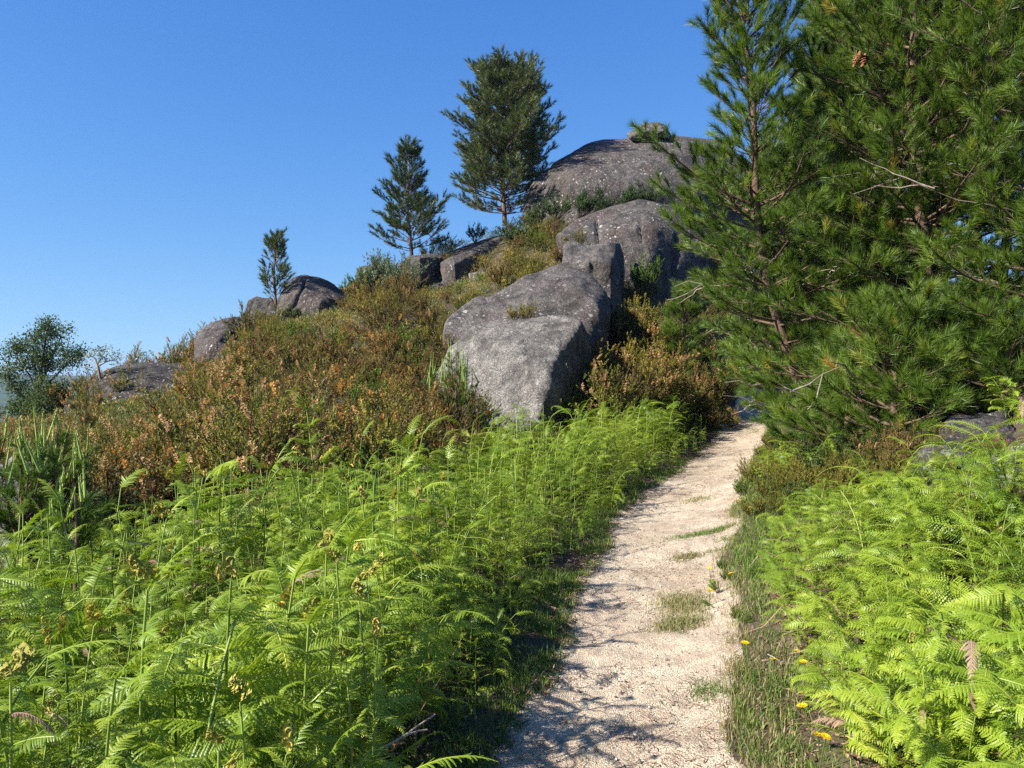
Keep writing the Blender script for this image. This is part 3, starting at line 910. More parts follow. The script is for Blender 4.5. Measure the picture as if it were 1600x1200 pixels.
# ------------------------------------------------------------------ heather and shrubs
def shrub_meshes(r, leafm, flowm=None, flower=.0, nmain=15, nsub=6, nspray=5, leafn=28, leaf=(.020, .0078), spread=.85, upright=.55):
    st, fo, fl = Buf(), Buf(), Buf()
    mains, subs = [], []
    spr, sprl, sprt = [], [], []
    for i in range(nmain):
        az, el = r.uniform(0, 2 * PI), spread * math.sqrt(r.random())
        L = r.uniform(.55, .95) * (1 - .25 * el / spread)
        d = np.array([math.sin(el) * math.cos(az), math.sin(el) * math.sin(az), math.cos(el)])
        s = np.linspace(0, 1, 6)
        wob = np.cumsum(rng.normal(0, .022, (6, 3)), 0)
        p = d * L * s[:, None] + wob * s[:, None]
        p[:, 2] += .10 * s ** 2 * upright
        mains.append(p)
        for j in range(nsub):
            u = r.uniform(.32, 1)
            o = np.array([np.interp(u, s, p[:, a]) for a in range(3)])
            d2 = nrm(d + np.array([r.gauss(0, .5), r.gauss(0, .5), r.uniform(0, .7) * upright]))
            L2 = r.uniform(.15, .32)
            q = o + d2 * L2 * np.linspace(0, 1, 4)[:, None]
            q[:, 2] += .04 * np.linspace(0, 1, 4) ** 2
            subs.append(q)
            subf = r.random() < flower * (.15 + 1.25 * min(1, max(0, o[2])) ** 1.5)
            for k in range(nspray):
                w = r.uniform(.25, 1)
                o3 = q[0] + (q[-1] - q[0]) * w
                d3 = nrm(d2 * .6 + np.array([r.gauss(0, .35), r.gauss(0, .35), r.uniform(.3, 1.1) * upright]))
                spr.append((o3, d3))
                sprl.append(r.uniform(.07, .18))
                sprt.append((r.random(), subf and r.random() < .8))
    v, f = tubes(np.array(mains), np.linspace(.012, .004, 6)[None] * np.ones((nmain, 1)), 4)
    st.add(v, f, 0, .4, True)
    v, f = tubes(np.array(subs), np.linspace(.004, .0018, 4)[None] * np.ones((len(subs), 1)), 3)
    st.add(v, f, 0, .4, True)
    top = max(s_[0][2] for s_ in spr)
    for (o, d), L, (t, isf) in zip(spr, sprl, sprt):
        isf = isf and flowm is not None
        n = int(leafn * (1.6 if isf else 1.))
        u = rng.random(n) ** (.75)
        c = o + d * L * u[:, None]
        Rm = frames(np.tile(d, (n, 1)), rng.uniform(0, 2 * PI, n))
        tilt = rng.uniform(.5, 1.15, n) if not isf else rng.uniform(.7, 1.5, n)
        ld = Rm[:, :, 2] * np.cos(tilt)[:, None] + Rm[:, :, 0] * np.sin(tilt)[:, None]
        side = Rm[:, :, 1]
        w = leaf[1] * rng.uniform(.7, 1.3, n)[:, None]
        ll = leaf[0] * rng.uniform(.7, 1.3, n)[:, None]
        if isf:
            prof = (.35 + .9 * np.sin(np.clip(u, .02, .98) * PI) ** .6)[:, None]
            c = c + ld * .006 * prof
            w, ll = w * 1.5, ll * .75 * prof
        tri = np.stack([c - side * w * .5, c + side * w * .5, c + ld * ll + side * w * .3, c + ld * ll - side * w * .3], 1)
        base = (t * .6 + .2) + rng.uniform(-.2, .2, n)
        (fl if isf else fo).add(tri.reshape(-1, 3), np.arange(n * 4).reshape(n, 4), 0, np.repeat(base, 4))
    out = [('stems', st.mesh('stems', [M['stem_dark']])), ('foliage', fo.mesh('foliage', [M[leafm]]))]
    if fl.n: out.append(('blossom', fl.mesh('blossom', [M[flowm]])))
    return out


SH = {}
_r = random.Random(31)
KINDS = {
    'rust': dict(leafm='heath_brown', flowm='flower_rust', flower=.55),
    'tan': dict(leafm='heath_green', flowm='flower_tan', flower=.45, nmain=17),
    'olive': dict(leafm='heath_green', nmain=16, leafn=38),
    'brown': dict(leafm='heath_brown', flowm='flower_tan', flower=.08, nmain=16, leafn=40),
    'lime': dict(leafm='heath_lime', nmain=14, leafn=28, leaf=(.028, .011)),
    'ochre': dict(leafm='heath_green', flowm='flower_ochre', flower=.5),
    'dark': dict(leafm='heath_dark', nmain=16, leafn=30, leaf=(.028, .012), spread=.95),
    'grey': dict(leafm='twig_leaf', nmain=22, leafn=13, leaf=(.03, .013), spread=1.0),
    'pink': dict(leafm='heath_green', flowm='flower_pink', flower=.4),
}
for k, kw in KINDS.items():
    SH[k] = [shrub_meshes(_r, **kw) for _ in range(3 if k in ('rust', 'tan', 'olive', 'brown') else 2)]
SHN = {'rust': 'heather_bush', 'tan': 'heather_bush', 'olive': 'heather_bush', 'brown': 'heather_bush', 'lime': 'heath_shrub', 'ochre': 'gorse_bush', 'dark': 'evergreen_shrub', 'grey': 'scrub_bush', 'pink': 'heather_bush'}


def shrub(kind, loc, sc, label, r, group=None, parts=True):
    e = link(SHN[kind], None, None, loc, (r.uniform(-.12, .12), r.uniform(-.12, .12), r.uniform(0, 6.28)), (sc * r.uniform(.9, 1.2), sc * r.uniform(.9, 1.2), sc))
    tag(e, label, 'shrub', group)
    for nm, me in SH[kind][r.randrange(len(SH[kind]))]:
        link(nm, me, e)
    return e


def proj(x, y, z): return 800 + x / y * F, 600 - (z - CZ) / y * F


HILL = [(-8.5, 8.0), (-5.2, 6.6), (-3.6, 6.6), (-2.4, 7.6), (-1.5, 8.8), (-.7, 10.8), (.2, 12.4), (1.2, 14.2), (2.3, 16.2), (3.6, 18.2), (4.9, 18.0), (5.6, 20.5), (7.0, 25), (9, 31), (8.5, 36), (3, 36.5), (-1.5, 36.5), (-4.5, 34.5), (-8.5, 32), (-13, 26), (-15, 20)]
r = random.Random(5)
hp = sample(HILL, lambda x, y: .50 + .016 * y, r, 14000)
hp = [(x, y) for (x, y) in hp if not in_rock(x, y, -.12)]


def place_word(px, py):
    if py > 520 and px < 330: return 'in the near clump at the left'
    if py > 520 and px < 560: return 'in the near slope left of centre'
    if px > 850 and py > 460: return 'between the grey boulders and the end of the path'
    if px > 850: return 'in the gap beside the brown split boulder'
    if py > 520: return 'just left of the front boulder'
    if px > 690: return 'on the upper slope between the slab and the long boulder'
    if px > 560: return 'on the slope below the blocks and the middle pine'
    return 'on the skyline slope by the round-topped boulders'


NICE = {'rust': 'rust-orange flowering heather', 'tan': 'tan-tipped heather', 'olive': 'olive green heather', 'brown': 'brownish heather', 'lime': 'lime green heath shrub', 'ochre': 'ochre-tipped gorse', 'dark': 'dark evergreen shrub', 'grey': 'grey-green twiggy scrub', 'pink': 'pink flowering heather'}
cnt = 0
vis = []
for (x, y) in hp:
    z = hz(x, y)
    px, py = proj(x, y, z + .7)
    if px < -120 or px > 1330: continue
    vis.append((y, x, z, px, py))
vis.sort()
print('bushes', len(vis))
for (y, x, z, px, py) in vis[:285]:
    u = r.random()
    pn = float(fbm2(np.array([x]), np.array([y]), .45, 3, 77)[0])
    if px < 400 and py > 520: kd = 'tan' if u < .58 else 'olive' if u < .75 else 'rust' if u < .88 else 'brown'
    elif px > 860 and py > 440: kd = 'tan' if u < .55 else 'olive' if u < .72 else 'brown' if u < .95 else 'lime'
    elif px > 700 and py < 480: kd = 'olive' if u < .45 else 'ochre' if u < .66 else 'lime' if u < .74 else 'brown'
    elif py < 530: kd = 'brown' if u < .5 else 'olive' if u < .78 else 'ochre' if u < .84 else 'rust' if u < .93 else 'lime'
    elif px > 540: kd = 'rust' if u < .48 else 'olive' if u < .72 else 'brown' if u < .86 else 'lime'
    else: kd = 'rust' if u < .25 + .3 * pn else 'olive' if u < .56 else 'lime' if u < .68 else 'brown' if u < .9 else 'tan'
    sc = r.uniform(.85, 1.2)
    if y < 11: sc = r.uniform(1.15, 1.5)
    elif y > 26: sc *= .85
    if px > 880 and 14 < y < 22: sc = r.uniform(1.0, 1.35)
    if abs(x - path_x(y)) < path_w(y) + .8: sc *= .5
    # keep the boulder faces clear
    for (c0, c1, y0, top) in ((700, 905, 17, 640), (715, 950, 17.4, 515), (880, 970, 22, 470), (880, 1085, 26, 425), (835, 1090, 33, 330), (430, 540, 27.5, 485), (632, 780, 29.3, 440), (300, 385, 22.5, 545), (140, 300, 18.7, 618), (-120, 125, 21, 640)):
        if c0 < px < c1 and y < y0 + .3:
            lim = (CZ - (top - 600) / F * y - z) / 1.3
            if lim < .35: sc = min(sc, .4)
            else: sc = min(sc, lim)
    shrub(kd, (x, y, z - .06), sc, f'{NICE[kd]} {place_word(px, py)}', r, f'heather bushes {place_word(px, py)}')


def shrub_at(kind, px, base_py, Y, hgt, label, seed=0):
    p = P(px, base_py, Y)
    p[2] = min(p[2], hz(p[0], p[1]) + .3) if base_py > 560 else p[2]
    return shrub(kind, tuple(p), hgt / 1.05, label, random.Random(seed + int(px)))


shrub_at('lime', 1012, 462, 23.2, 1.15, 'bright green rounded shrub in the dark gap under the split boulder')
shrub_at('dark', 812, 395, 31, 1.35, 'dark green shrub at the foot of the tall pine')
shrub_at('dark', 742, 380, 34, .9, 'small leafy shrub on the skyline just behind the tilted slab')
shrub_at('lime', 838, 400, 30, 1.0, 'yellow-green shrub just right of the tall pine')
shrub_at('ochre', 900, 392, 25.5, .75, 'golden-brown gorse clump on top of the saddle boulder')
shrub_at('grey', 600, 475, 28.5, 1.9, 'grey-green bare-stemmed scrub hiding the foot of the middle pine')
shrub_at('grey', 622, 470, 28, 1.4, 'lower grey scrub beside the square block')
shrub_at('dark', 560, 470, 30, .8, 'tiny bluish shrub left of the narrow upright rock')
shrub_at('dark', 455, 505, 26.5, .7, 'dark scrub against the round-topped boulder with the crack')
for i, (px, py, w) in enumerate(((845, 352, .9), (870, 345, 1.1), (905, 343, 1.3), (940, 342, 1.2), (975, 335, 1.2), (1010, 330, 1.2))):
    shrub_at('dark', px, py, 32.6 - .1 * i, w, ['dark scrub at the left end of the ledge under the summit boulder', 'dark scrub second along the ledge under the summit boulder', 'dark scrub third along the ledge under the summit boulder',
                                              'dark scrub fourth along the ledge under the summit boulder', 'dark scrub fifth along the ledge under the summit boulder', 'dark scrub at the right end of the ledge under the summit boulder'][i], i)
shrub_at('pink', 868, 362, 29, .5, 'tiny pink heather beside the split boulder')
shrub_at('pink', 397, 560, 18, .6, 'pink heather below the left skyline boulder')
shrub_at('pink', 506, 555, 17, .5, 'pink heather in the middle of the brown slope')
shrub_at('olive', 825, 505, 17.4, .5, 'small heather tuft growing in the cleft between the two grey boulders')
shrub_at('tan', 803, 505, 17.4, .4, 'dry sprig beside the tuft between the two grey boulders')

for i, (px, Y, s_, kd) in enumerate(((905, 15.0, 1.15, 'olive'), (935, 15.6, 1.35, 'tan'), (965, 16.2, 1.45, 'brown'), (930, 17.0, 1.5, 'olive'), (1000, 16.9, 1.5, 'tan'), (1040, 17.6, 1.5, 'tan'), (1080, 18.4, 1.5, 'brown'), (1120, 19.6, 1.5, 'tan'), (985, 18.2, 1.6, 'olive'), (1025, 19.2, 1.5, 'tan'), (880, 14.8, .8, 'brown'), (962, 20.6, 1.35, 'brown'), (992, 21.4, 1.4, 'olive'), (1030, 21.6, 1.3, 'brown'), (1010, 20.4, 1.4, 'tan'), (1098, 18.6, .7, 'olive'), (1118, 20.4, .75, 'brown'), (1098, 21.5, .9, 'tan'), (1105, 23, .6, 'olive'), (1112, 17.6, .6, 'brown'), (1130, 26.5, 1.0, 'brown'))):
    x, y = (px - 800) / F * Y, Y
    shrub(kd, (x, y, hz(x, y) - .05), s_, f'{NICE[kd]} in the row right of the front boulder above the bracken', r, 'heather bushes in the row right of the front boulder')

# low cover between the bushes: short sprays merged over the slope
def sprig_template(n, r_, size, leaf):
    c = rng.uniform(-1, 1, (n, 3)) * np.array([.5, .5, 0]) * size
    c[:, 2] = rng.random(n) * size
    d = nrm(rng.normal(0, .6, (n, 3)) + np.array([0, 0, 1.1]))
    R_ = frames(d, rng.uniform(0, 6.28, n))
    w, l = leaf
    q = np.stack([c - R_[:, :, 0] * w / 2, c + R_[:, :, 0] * w / 2, c + d * l], 1)
    return q.reshape(-1, 3), np.arange(n * 3).reshape(n, 3)


cov = Buf()
tv, tf = sprig_template(60, r, .26, (.012, .045))
pts = []
while len(pts) < 5200:
    x, y = rng.uniform(-14, 9), rng.uniform(6, 36)
    if inside(x, y, HILL) and not in_rock(x, y, -.2): pts.append((x, y))
pts = np.array(pts)
zz = h(pts[:, 0], pts[:, 1])
sc = rng.uniform(.7, 1.6, len(pts))
for mi in (0, 1, 2):
    s_ = np.arange(len(pts)) % 3 == mi
    Rm = np.array([rotz(a) * s for a, s in zip(rng.uniform(0, 6.28, s_.sum()), sc[s_])])
    v, f = scatter(tv, tf, Rm, np.c_[pts[s_], zz[s_] - .03])
    cov.add(v, f, mi, np.repeat(rng.random(s_.sum()), len(tv)))
tag(link('undergrowth', cov.mesh('undergrowth', [M['heath_green'], M['heath_brown'], M['heath_dark']])), 'low brown and olive heath cover between the bushes on the slope', 'undergrowth', kind='stuff')


# ------------------------------------------------------------------ pines
def shoot_template(n, L, nl, w, spread=(.35, 1.1), seed=0):
    g = np.random.default_rng(seed)
    u = g.random(n) ** .8 * L
    az = g.uniform(0, 2 * PI, n)
    an = g.uniform(*spread, n) * (1 - .45 * u / L)
    d = np.stack([np.sin(an) * np.cos(az), np.sin(an) * np.sin(az), np.cos(an)], 1)
    c = np.stack([0 * u, 0 * u, u], 1)
    side = nrm(np.cross(d, g.normal(0, 1, (n, 3))))
    l = nl * g.uniform(.7, 1.15, n)[:, None]
    tip = c + d * l
    v = np.stack([c - side * w / 2, c + side * w / 2, tip], 1).reshape(-1, 3)
    return v, np.arange(n * 3).reshape(n, 3)


ST = {'near': [shoot_template(100, .15, .145, .0062, (.25, 1.25), seed=k) for k in range(4)],
      'far': [shoot_template(42, .20, .16, .014, (.35, 1.2), seed=k + 9) for k in range(3)]}


def interp_poly(p, u):
    s = np.linspace(0, 1, len(p))
    return np.array([np.interp(u, s, p[:, a]) for a in range(3)])


def pine(base, top, r, crown0=.05, rad=1.6, lod='near', whorl=.38, nper=5, profile=None, tr=.09, lean=0., label='', needle='needle', sag=0., dens=1., name='pine_tree', dead=0, az_bias=None, curve=(0, 0), group=None, gaps=.0, tuft=1., elk=.75, inner=.16, skip=0., rough=.3):
    base, top = np.array(base, float), np.array(top, float)
    H = np.linalg.norm(top - base)
    s = np.linspace(0, 1, 12)
    tp = base + (top - base) * s[:, None]
    tp[:, 0] += curve[0] * np.sin(s * PI) + .012 * H * np.sin(s * 9 + r.uniform(0, 6))
    tp[:, 1] += curve[1] * np.sin(s * PI) + .010 * H * np.sin(s * 7 + r.uniform(0, 6))
    tp -= base
    e = link(name, None, None, tuple(base))
    tag(e, label, 'pine tree', group)
    b = Buf()
    v, f = tubes(tp, tr * (1 - s) ** .85 + .012, 9)
    b.add(v, f, 0, .5, True)
    link('trunk', b.mesh('trunk', [M['bark']]), e)
    profile = profile or (lambda t: (1 - t) ** .8)
    br, brr, tw, sh = [], [], [], []
    deadp = []
    zt = crown0 * H
    while zt < H - .12:
        t = zt / H
        n = max(3, int(round(nper * r.uniform(.8, 1.2))))
        a0 = r.uniform(0, 6.28)
        for i in range(n):
            if r.random() < gaps: continue
            az = a0 + i * 2 * PI / n + r.uniform(-.3, .3)
            if az_bias is not None and math.cos(az - az_bias) < -.2 and r.random() < .6: continue
            L = rad * profile(t) * r.uniform(.55, 1.15) * (1 + rough * float(vnoise(np.array([[math.cos(az) * 1.6 + 5 + H, math.sin(az) * 1.6, zt * 1.1]]), 8)[0])) + .10
            el = (.15 + elk * t) * r.uniform(.75, 1.25) - sag * (1 - t)
            o = interp_poly(tp, min(1, (zt + r.uniform(-.08, .08)) / H))
            k = 7
            ss = np.linspace(0, 1, k)
            ea = el + (.35 - sag * .2) * ss ** 2
            st = L / (k - 1)
            hx = np.r_[0, np.cumsum(np.cos(ea[:-1]))] * st
            vz = np.r_[0, np.cumsum(np.sin(ea[:-1]))] * st
            wob = .04 * L * np.sin(ss * r.uniform(3, 6) + r.uniform(0, 6))
            p = o + np.stack([hx * math.cos(az) - wob * math.sin(az), hx * math.sin(az) + wob * math.cos(az), vz], 1)
            br.append(p)
            brr.append(np.linspace(.006 + .011 * L, .005, k))
            # twigs
            step = (.22 if lod == 'near' else .22) / dens
            u = (inner + .1 * (1 - t)) if L > .5 else .2
            while u < 1:
                for sd in (-1, 1):
                    if r.random() < skip * (1.3 - t): continue
                    o2 = interp_poly(p, u)
                    dd = nrm(interp_poly(p, min(1, u + .05)) - interp_poly(p, u - .05))
                    side = nrm(np.cross(dd, [0, 0, 1.])) * sd
                    L2 = (.16 + .34 * L * (1 - u)) * r.uniform(.6, 1.1)
                    L2 = min(L2, .75)
                    d2 = nrm(dd * .75 + side * r.uniform(.5, .95) + np.array([0, 0, r.uniform(-.05, .5)]))
                    q = o2 + d2 * L2 * np.linspace(0, 1, 3)[:, None]
                    q[2, 2] += .05 * L2
                    tw.append(q)
                    ns = 1 + int(L2 / (.34 if lod == 'near' else .26))
                    for m_ in range(ns):
                        oo = q[0] + (q[2] - q[0]) * ((m_ + .85) / ns)
                        ds = nrm(d2 + np.array([r.gauss(0, .28), r.gauss(0, .28), r.uniform(.05, .55)]))
                        sh.append((oo, ds, r.uniform(.7, 1.25) * tuft))
                u += step / max(L, .25)
            sh.append((p[-1], nrm(p[-1] - p[-2] + np.array([0, 0, .01])), 1.1 * tuft))
            sh.append((p[-2], nrm(p[-1] - p[-2] + np.array([0, 0, .01])), 1.0 * tuft))
        zt += whorl * r.uniform(.8, 1.2) * (1 - .35 * t)
    for k_ in range(3): sh.append((tp[-1] - np.array([0, 0, .14 * k_]), np.array([r.gauss(0, .1), r.gauss(0, .1), 1.]), 1.1 * tuft))
    b = Buf()
    v, f = tubes(np.array(br), np.array(brr), 5 if lod == 'near' else 4)
    b.add(v, f, 0, .5, True)
    v, f = tubes(np.array(tw), np.array([.006, .0045, .003]) * (1 if lod == 'near' else 1.5) + 0 * np.zeros((len(tw), 1)), 3)
    b.add(v, f, 0, .5, True)
    link('branches', b.mesh('branches', [M['bark']]), e)
    b = Buf()
    po = np.array([q[0] for q in sh])
    di = np.array([q[1] for q in sh])
    sc = np.array([q[2] for q in sh])
    which = rng.integers(0, len(ST[lod]), len(sh))
    for k, (tv, tf) in enumerate(ST[lod]):
        s_ = which == k
        if not s_.any(): continue
        Rm = frames(di[s_], rng.uniform(0, 6.28, s_.sum())) * sc[s_][:, None, None]
        v, f = scatter(tv, tf, Rm, po[s_])
        t0 = np.clip(rng.normal(.45, .2, s_.sum()), .02, .93)
        t0[rng.random(s_.sum()) < .006] = 1.0
        tn = np.repeat(t0, len(tv)) + np.repeat(rng.uniform(-.09, .09, s_.sum() * len(tf)), 3)
        b.add(v, f, 0, tn)
    link('crown', b.mesh('crown', [M[needle]]), e)
    if dead:
        dl = []
        for _ in range(dead):
            u = r.uniform(.02, .5)
            az = r.uniform(PI * .8, PI * 1.9)
            o = interp_poly(tp, u)
            L = r.uniform(.6, 1.5)
            d = np.array([math.cos(az), math.sin(az), r.uniform(-.3, .35)])
            q = o + d * L * np.linspace(0, 1, 7)[:, None] + np.cumsum(rng.normal(0, .05, (7, 3)), 0)
            dl.append(q)
            for _k in range(2):
                o2 = interp_poly(q, r.uniform(.4, .9))
                d2 = d + rng.normal(0, .6, 3)
                dl.append(o2 + d2 * .35 * np.linspace(0, 1, 7)[:, None] + np.cumsum(rng.normal(0, .02, (7, 3)), 0))
        v, f = tubes(np.array(dl), np.linspace(.011, .004, 7)[None] * np.ones((len(dl), 1)), 4)
        b = Buf()
        b.add(v, f, 0, .5, True)
        tag(link('dead_branches', b.mesh('dead_branches', [M['bark_grey']]), e), 'bare grey dead branches')
    return e


def topped(px, py, Y): return tuple(P(px, py, Y))


def grounded(px, Y, dz=-.1):
    x = (px - 800) / F * Y
    return (x, Y, hz(x, Y) + dz)


r = random.Random(8)
# distant pines
pine(topped(786, 352, 36.5), topped(797, 116, 36.5), r, .08, 2.3, 'far', .25, 7, lambda t: .85 if t < .15 else 1. if t < .55 else max(.1, (1 - ((t - .55) / .46) ** 2) ** .6), .10, elk=.42, inner=.30, skip=.05, tuft=1.2, rough=.5,
     label='tall dark pine beside the huge summit boulder, highest on the skyline', needle='needle_far', curve=(-.12, 0), dens=1.25, gaps=.1)
pine(topped(641, 425, 32), topped(637, 226, 32), r, .18, 1.65, 'far', .30, 6, lambda t: (1 - t) ** .85 + .05, .075, label='mid-sized conical pine behind the square block', needle='needle_far', dens=1.1, gaps=.12, skip=.12, elk=.6, inner=.3, tuft=1.15, rough=.8)
pine(topped(430, 505, 28.2), topped(429, 372, 28.2), r, .25, 1.0, 'far', .30, 4, lambda t: (1 - t) ** .6, .045, label='little sparse pine beside the cracked round boulder', needle='needle_far', gaps=.25, sag=-.35)
# right hand stand
A = pine(grounded(1275, 11.6), topped(1152, -60, 11.2), r, .06, 2.0, 'near', .31, 5, lambda t: (.30 if t < .2 else .5 if t < .26 else .72 if t < .43 else .85 if t < .53 else .42 - .12 * (t - .53) / .47), .075, dens=1.35, label='leaning pine with a thin trunk and long sweeping boughs nearest the path',
         sag=.25, dead=7, curve=(-.25, 0), gaps=.02)
B = pine(grounded(1440, 10.6), topped(1435, -260, 10.9), r, .05, 2.15, 'near', .29, 6, lambda t: 1 - .55 * t, .10, dens=1.25, label='dense bushy pine with two brown cones hanging near its top', sag=.2, dead=8)
C2 = pine(grounded(1330, 12.6), topped(1330, -200, 12.8), r, .05, 1.9, 'near', .30, 6, lambda t: 1 - .72 * t, .09, dens=1.25, label='dense pine between the leaning pine and the bushy pine, set back a little', sag=.15, dead=3)
pine(grounded(1335, 16), topped(1330, 240, 16), r, .04, 1.3, 'near', .34, 5, lambda t: 1 - .6 * t, .07, label='shorter pine low down behind the leaning pine, over the end of the path', sag=.15)
pine(grounded(1625, 9.4), topped(1640, -330, 9.6), r, .12, 1.7, 'near', .34, 5, lambda t: 1 - .4 * t, .06, label='pine at the right edge with boughs overhanging the dark trunks', sag=.15, dead=5)
pine(grounded(1520, 12.6), topped(1515, -180, 12.8), r, .55, 1.9, 'near', .42, 5, lambda t: 1 - .4 * t, .09, label='dark-trunked pine with sky showing either side of its stem', dead=6, gaps=.15)
pine(grounded(1560, 14.5), topped(1575, -120, 14.6), r, .50, 2.0, 'far', .42, 5, lambda t: 1 - .4 * t, .10, label='dark-trunked pine further back at the right, third of the bare stems', dead=5, gaps=.15)
pine(grounded(1475, 14.2), topped(1462, -120, 14.2), r, .52, 1.9, 'far', .42, 5, lambda t: 1 - .4 * t, .09, label='slim bare-stemmed pine behind the bushy pine', dead=5, gaps=.15)
pine(grounded(1700, 10.5), topped(1720, -300, 10.5), r, .15, 2.2, 'near', .4, 5, lambda t: 1 - .4 * t, .10, label='pine just outside the right edge reaching boughs into the picture', sag=.1)
pine(grounded(1300, 17), topped(1310, 60, 17), r, .05, 2.2, 'far', .38, 5, lambda t: 1 - .6 * t, .09, label='further pine filling in behind the dense stand, mostly hidden')
for px_, Y_, t_, lb_ in ((1225, 18.5, 250, 'tall pine filling the gap at the back left of the dense stand'), (1375, 15.5, -150, 'pine at the back between the two densest pines, mostly hidden')):
    pine(grounded(px_, Y_), topped(px_ - 5, t_, Y_), r, .10, 2.3 if px_ > 1300 else 1.5, 'far', .30, 6, lambda t: 1 - .5 * t, .09, label=lb_, dens=1.2)
# young trees in front
pine(grounded(1400, 9.0), topped(1395, 505, 9.2), r, .05, 1.15, 'near', .22, 5, lambda t: (1 - t) ** .55, .035, label='young bushy pine in front of the stand above the dark flat rock', sag=.05, dens=1.3)
pine(grounded(1570, 8.9), topped(1575, 530, 9), r, .05, 1.1, 'near', .22, 5, lambda t: (1 - t) ** .5, .035, label='young bushy pine at the right edge behind the lichened rock', sag=.05, dens=1.3)
pine(grounded(1325, 10.2), topped(1322, 560, 10.3), r, .03, .75, 'near', .22, 5, lambda t: (1 - t) ** .5, .03, label='small bushy pine leaning over the path below the leaning pine', sag=.1, dens=1.3)
pine(grounded(1500, 9.8), topped(1500, 500, 9.9), r, .05, 1.0, 'near', .24, 5, lambda t: (1 - t) ** .5, .03, label='young pine half hidden between the two bushy young ones', sag=.05, dens=1.1)
pine(grounded(1062, 20.2), topped(1070, 455, 20.2), r, .05, .8, 'near', .26, 5, lambda t: (1 - t) ** .6, .04, label='pale green young pine beyond the tan heather at the end of the path', dens=1.2)

# cones, children of the bushy pine
bx = B.location


def cone_mesh():
    b = Buf()
    n = 70
    for i in range(n):
        t = i / n
        a = i * 2.39996
        rad = .030 * math.sin(min(1, t * 1.15 + .12) * PI) ** .7 + .003
        c = np.array([rad * math.cos(a), rad * math.sin(a), -.105 * t])
        o = np.array([math.cos(a), math.sin(a), -.5])
        s_ = np.array([-math.sin(a), math.cos(a), 0]) * .011
        b.add([c * .4, c * .4 + s_, c + s_ * .7 + o * .008, c - s_ * .7 + o * .008, c * .4 - s_], [[0, 1, 2, 3], [0, 3, 4, 0][:4]] if False else [[0, 1, 2, 3]], 0)
        b.add([c * .4, c + o * .008 - s_ * .7, c * .4 - s_], [[0, 1, 2]], 0)
    v, f = tubes(np.array([[0, 0, .02], [0, 0, -.05], [0, 0, -.1]]), np.array([.012, .02, .006]), 6)
    b.add(v, f, 0)
    return b.mesh('cone', [M['cone']])


cm = cone_mesh()
for (px, py, a) in ((1343, 84, .5), (1351, 88, -.2)):
    p = P(px, py, 8.9)
    link('cone', cm, B, (p[0] - bx[0], p[1] - bx[1], p[2] - bx[2]), (a, .3, 0), 1.35)
p = P(1166, 6, 11.0)
link('cone', cm, A, (p[0] - A.location[0], p[1] - A.location[1], p[2] - A.location[2]), (.2, .1, 0), 1.3)


# young pines with upright pale candles
def candle_pine(px, base_py, Y, hgt, n, label, seed, spread=.35):
    rr = random.Random(seed)
    g = P(px, base_py, Y)
    dz = max(0., g[2] - hz(g[0], g[1]) + .03)
    g[2] -= dz
    e = link('young_pine', None, None, tuple(g))
    tag(e, label, 'pine tree')
    tp = np.array([[0, 0, 0], [.02, 0, dz + hgt * .4], [0, .02, dz + hgt * .75]])
    b, nb, cb = Buf(), Buf(), Buf()
    v, f = tubes(tp, np.array([.013, .011, .008]), 6)
    b.add(v, f, 0, .5, True)
    sh = []
    for i in range(n):
        az = rr.uniform(0, 6.28)
        rad = spread * math.sqrt(rr.random()) * hgt
        zb = hgt * (.78 - .55 * rad / (spread * hgt) * rr.uniform(.5, 1))
        end = np.array([rad * math.cos(az), rad * math.sin(az), dz + zb])
        st = np.array([0, 0, dz + max(.05, zb - .35 * hgt)])
        mid = (st + end) / 2 + np.array([rad * .15 * math.cos(az), rad * .15 * math.sin(az), -.05 * hgt])
        v, f = tubes(np.array([st, mid, end]), np.array([.008, .006, .005]), 4)
        b.add(v, f, 0, .5, True)
        L = rr.uniform(.13, .31) * (.7 + .3 * hgt)
        tip = end + np.array([rr.gauss(0, .035), rr.gauss(0, .035), L])
        v, f = tubes(np.stack([end, (end + tip) / 2, tip]), np.array([.0085, .0075, .003]), 5)
        cb.add(v, f, 0, rr.random(), True)
        m_ = 46
        u = rng.random(m_)
        c = end + (tip - end) * u[:, None]
        az2 = rng.uniform(0, 6.28, m_)
        d = np.stack([np.cos(az2) * .45, np.sin(az2) * .45, np.ones(m_)], 1) * .032
        sd = np.stack([-np.sin(az2), np.cos(az2), 0 * az2], 1) * .0028
        cb.add(np.stack([c - sd, c + sd, c + d], 1).reshape(-1, 3), np.arange(m_ * 3).reshape(-1, 3), 0, rng.uniform(.3, 1))
        for q in range(6):
            w_ = rr.uniform(.15, 1)
            o = st + (end - st) * w_
            sh.append((o, nrm(np.array([math.cos(az) * .6 + rr.gauss(0, .3), math.sin(az) * .6 + rr.gauss(0, .3), rr.uniform(.3, 1)])), rr.uniform(.38, .6)))
    po, di, sc = np.array([q[0] for q in sh]), np.array([q[1] for q in sh]), np.array([q[2] for q in sh])
    tv, tf = ST['near'][0]
    v, f = scatter(tv, tf, frames(di, rng.uniform(0, 6.28, len(sh))) * sc[:, None, None], po)
    nb.add(v, f, 0, np.repeat(np.clip(rng.normal(.4, .15, len(sh)), 0, .9), len(tv)))
    link('branches', b.mesh('branches', [M['bark']]), e)
    link('crown', nb.mesh('crown', [M['needle']]), e)
    link('shoots', cb.mesh('shoots', [M['candle']]), e)
    return e


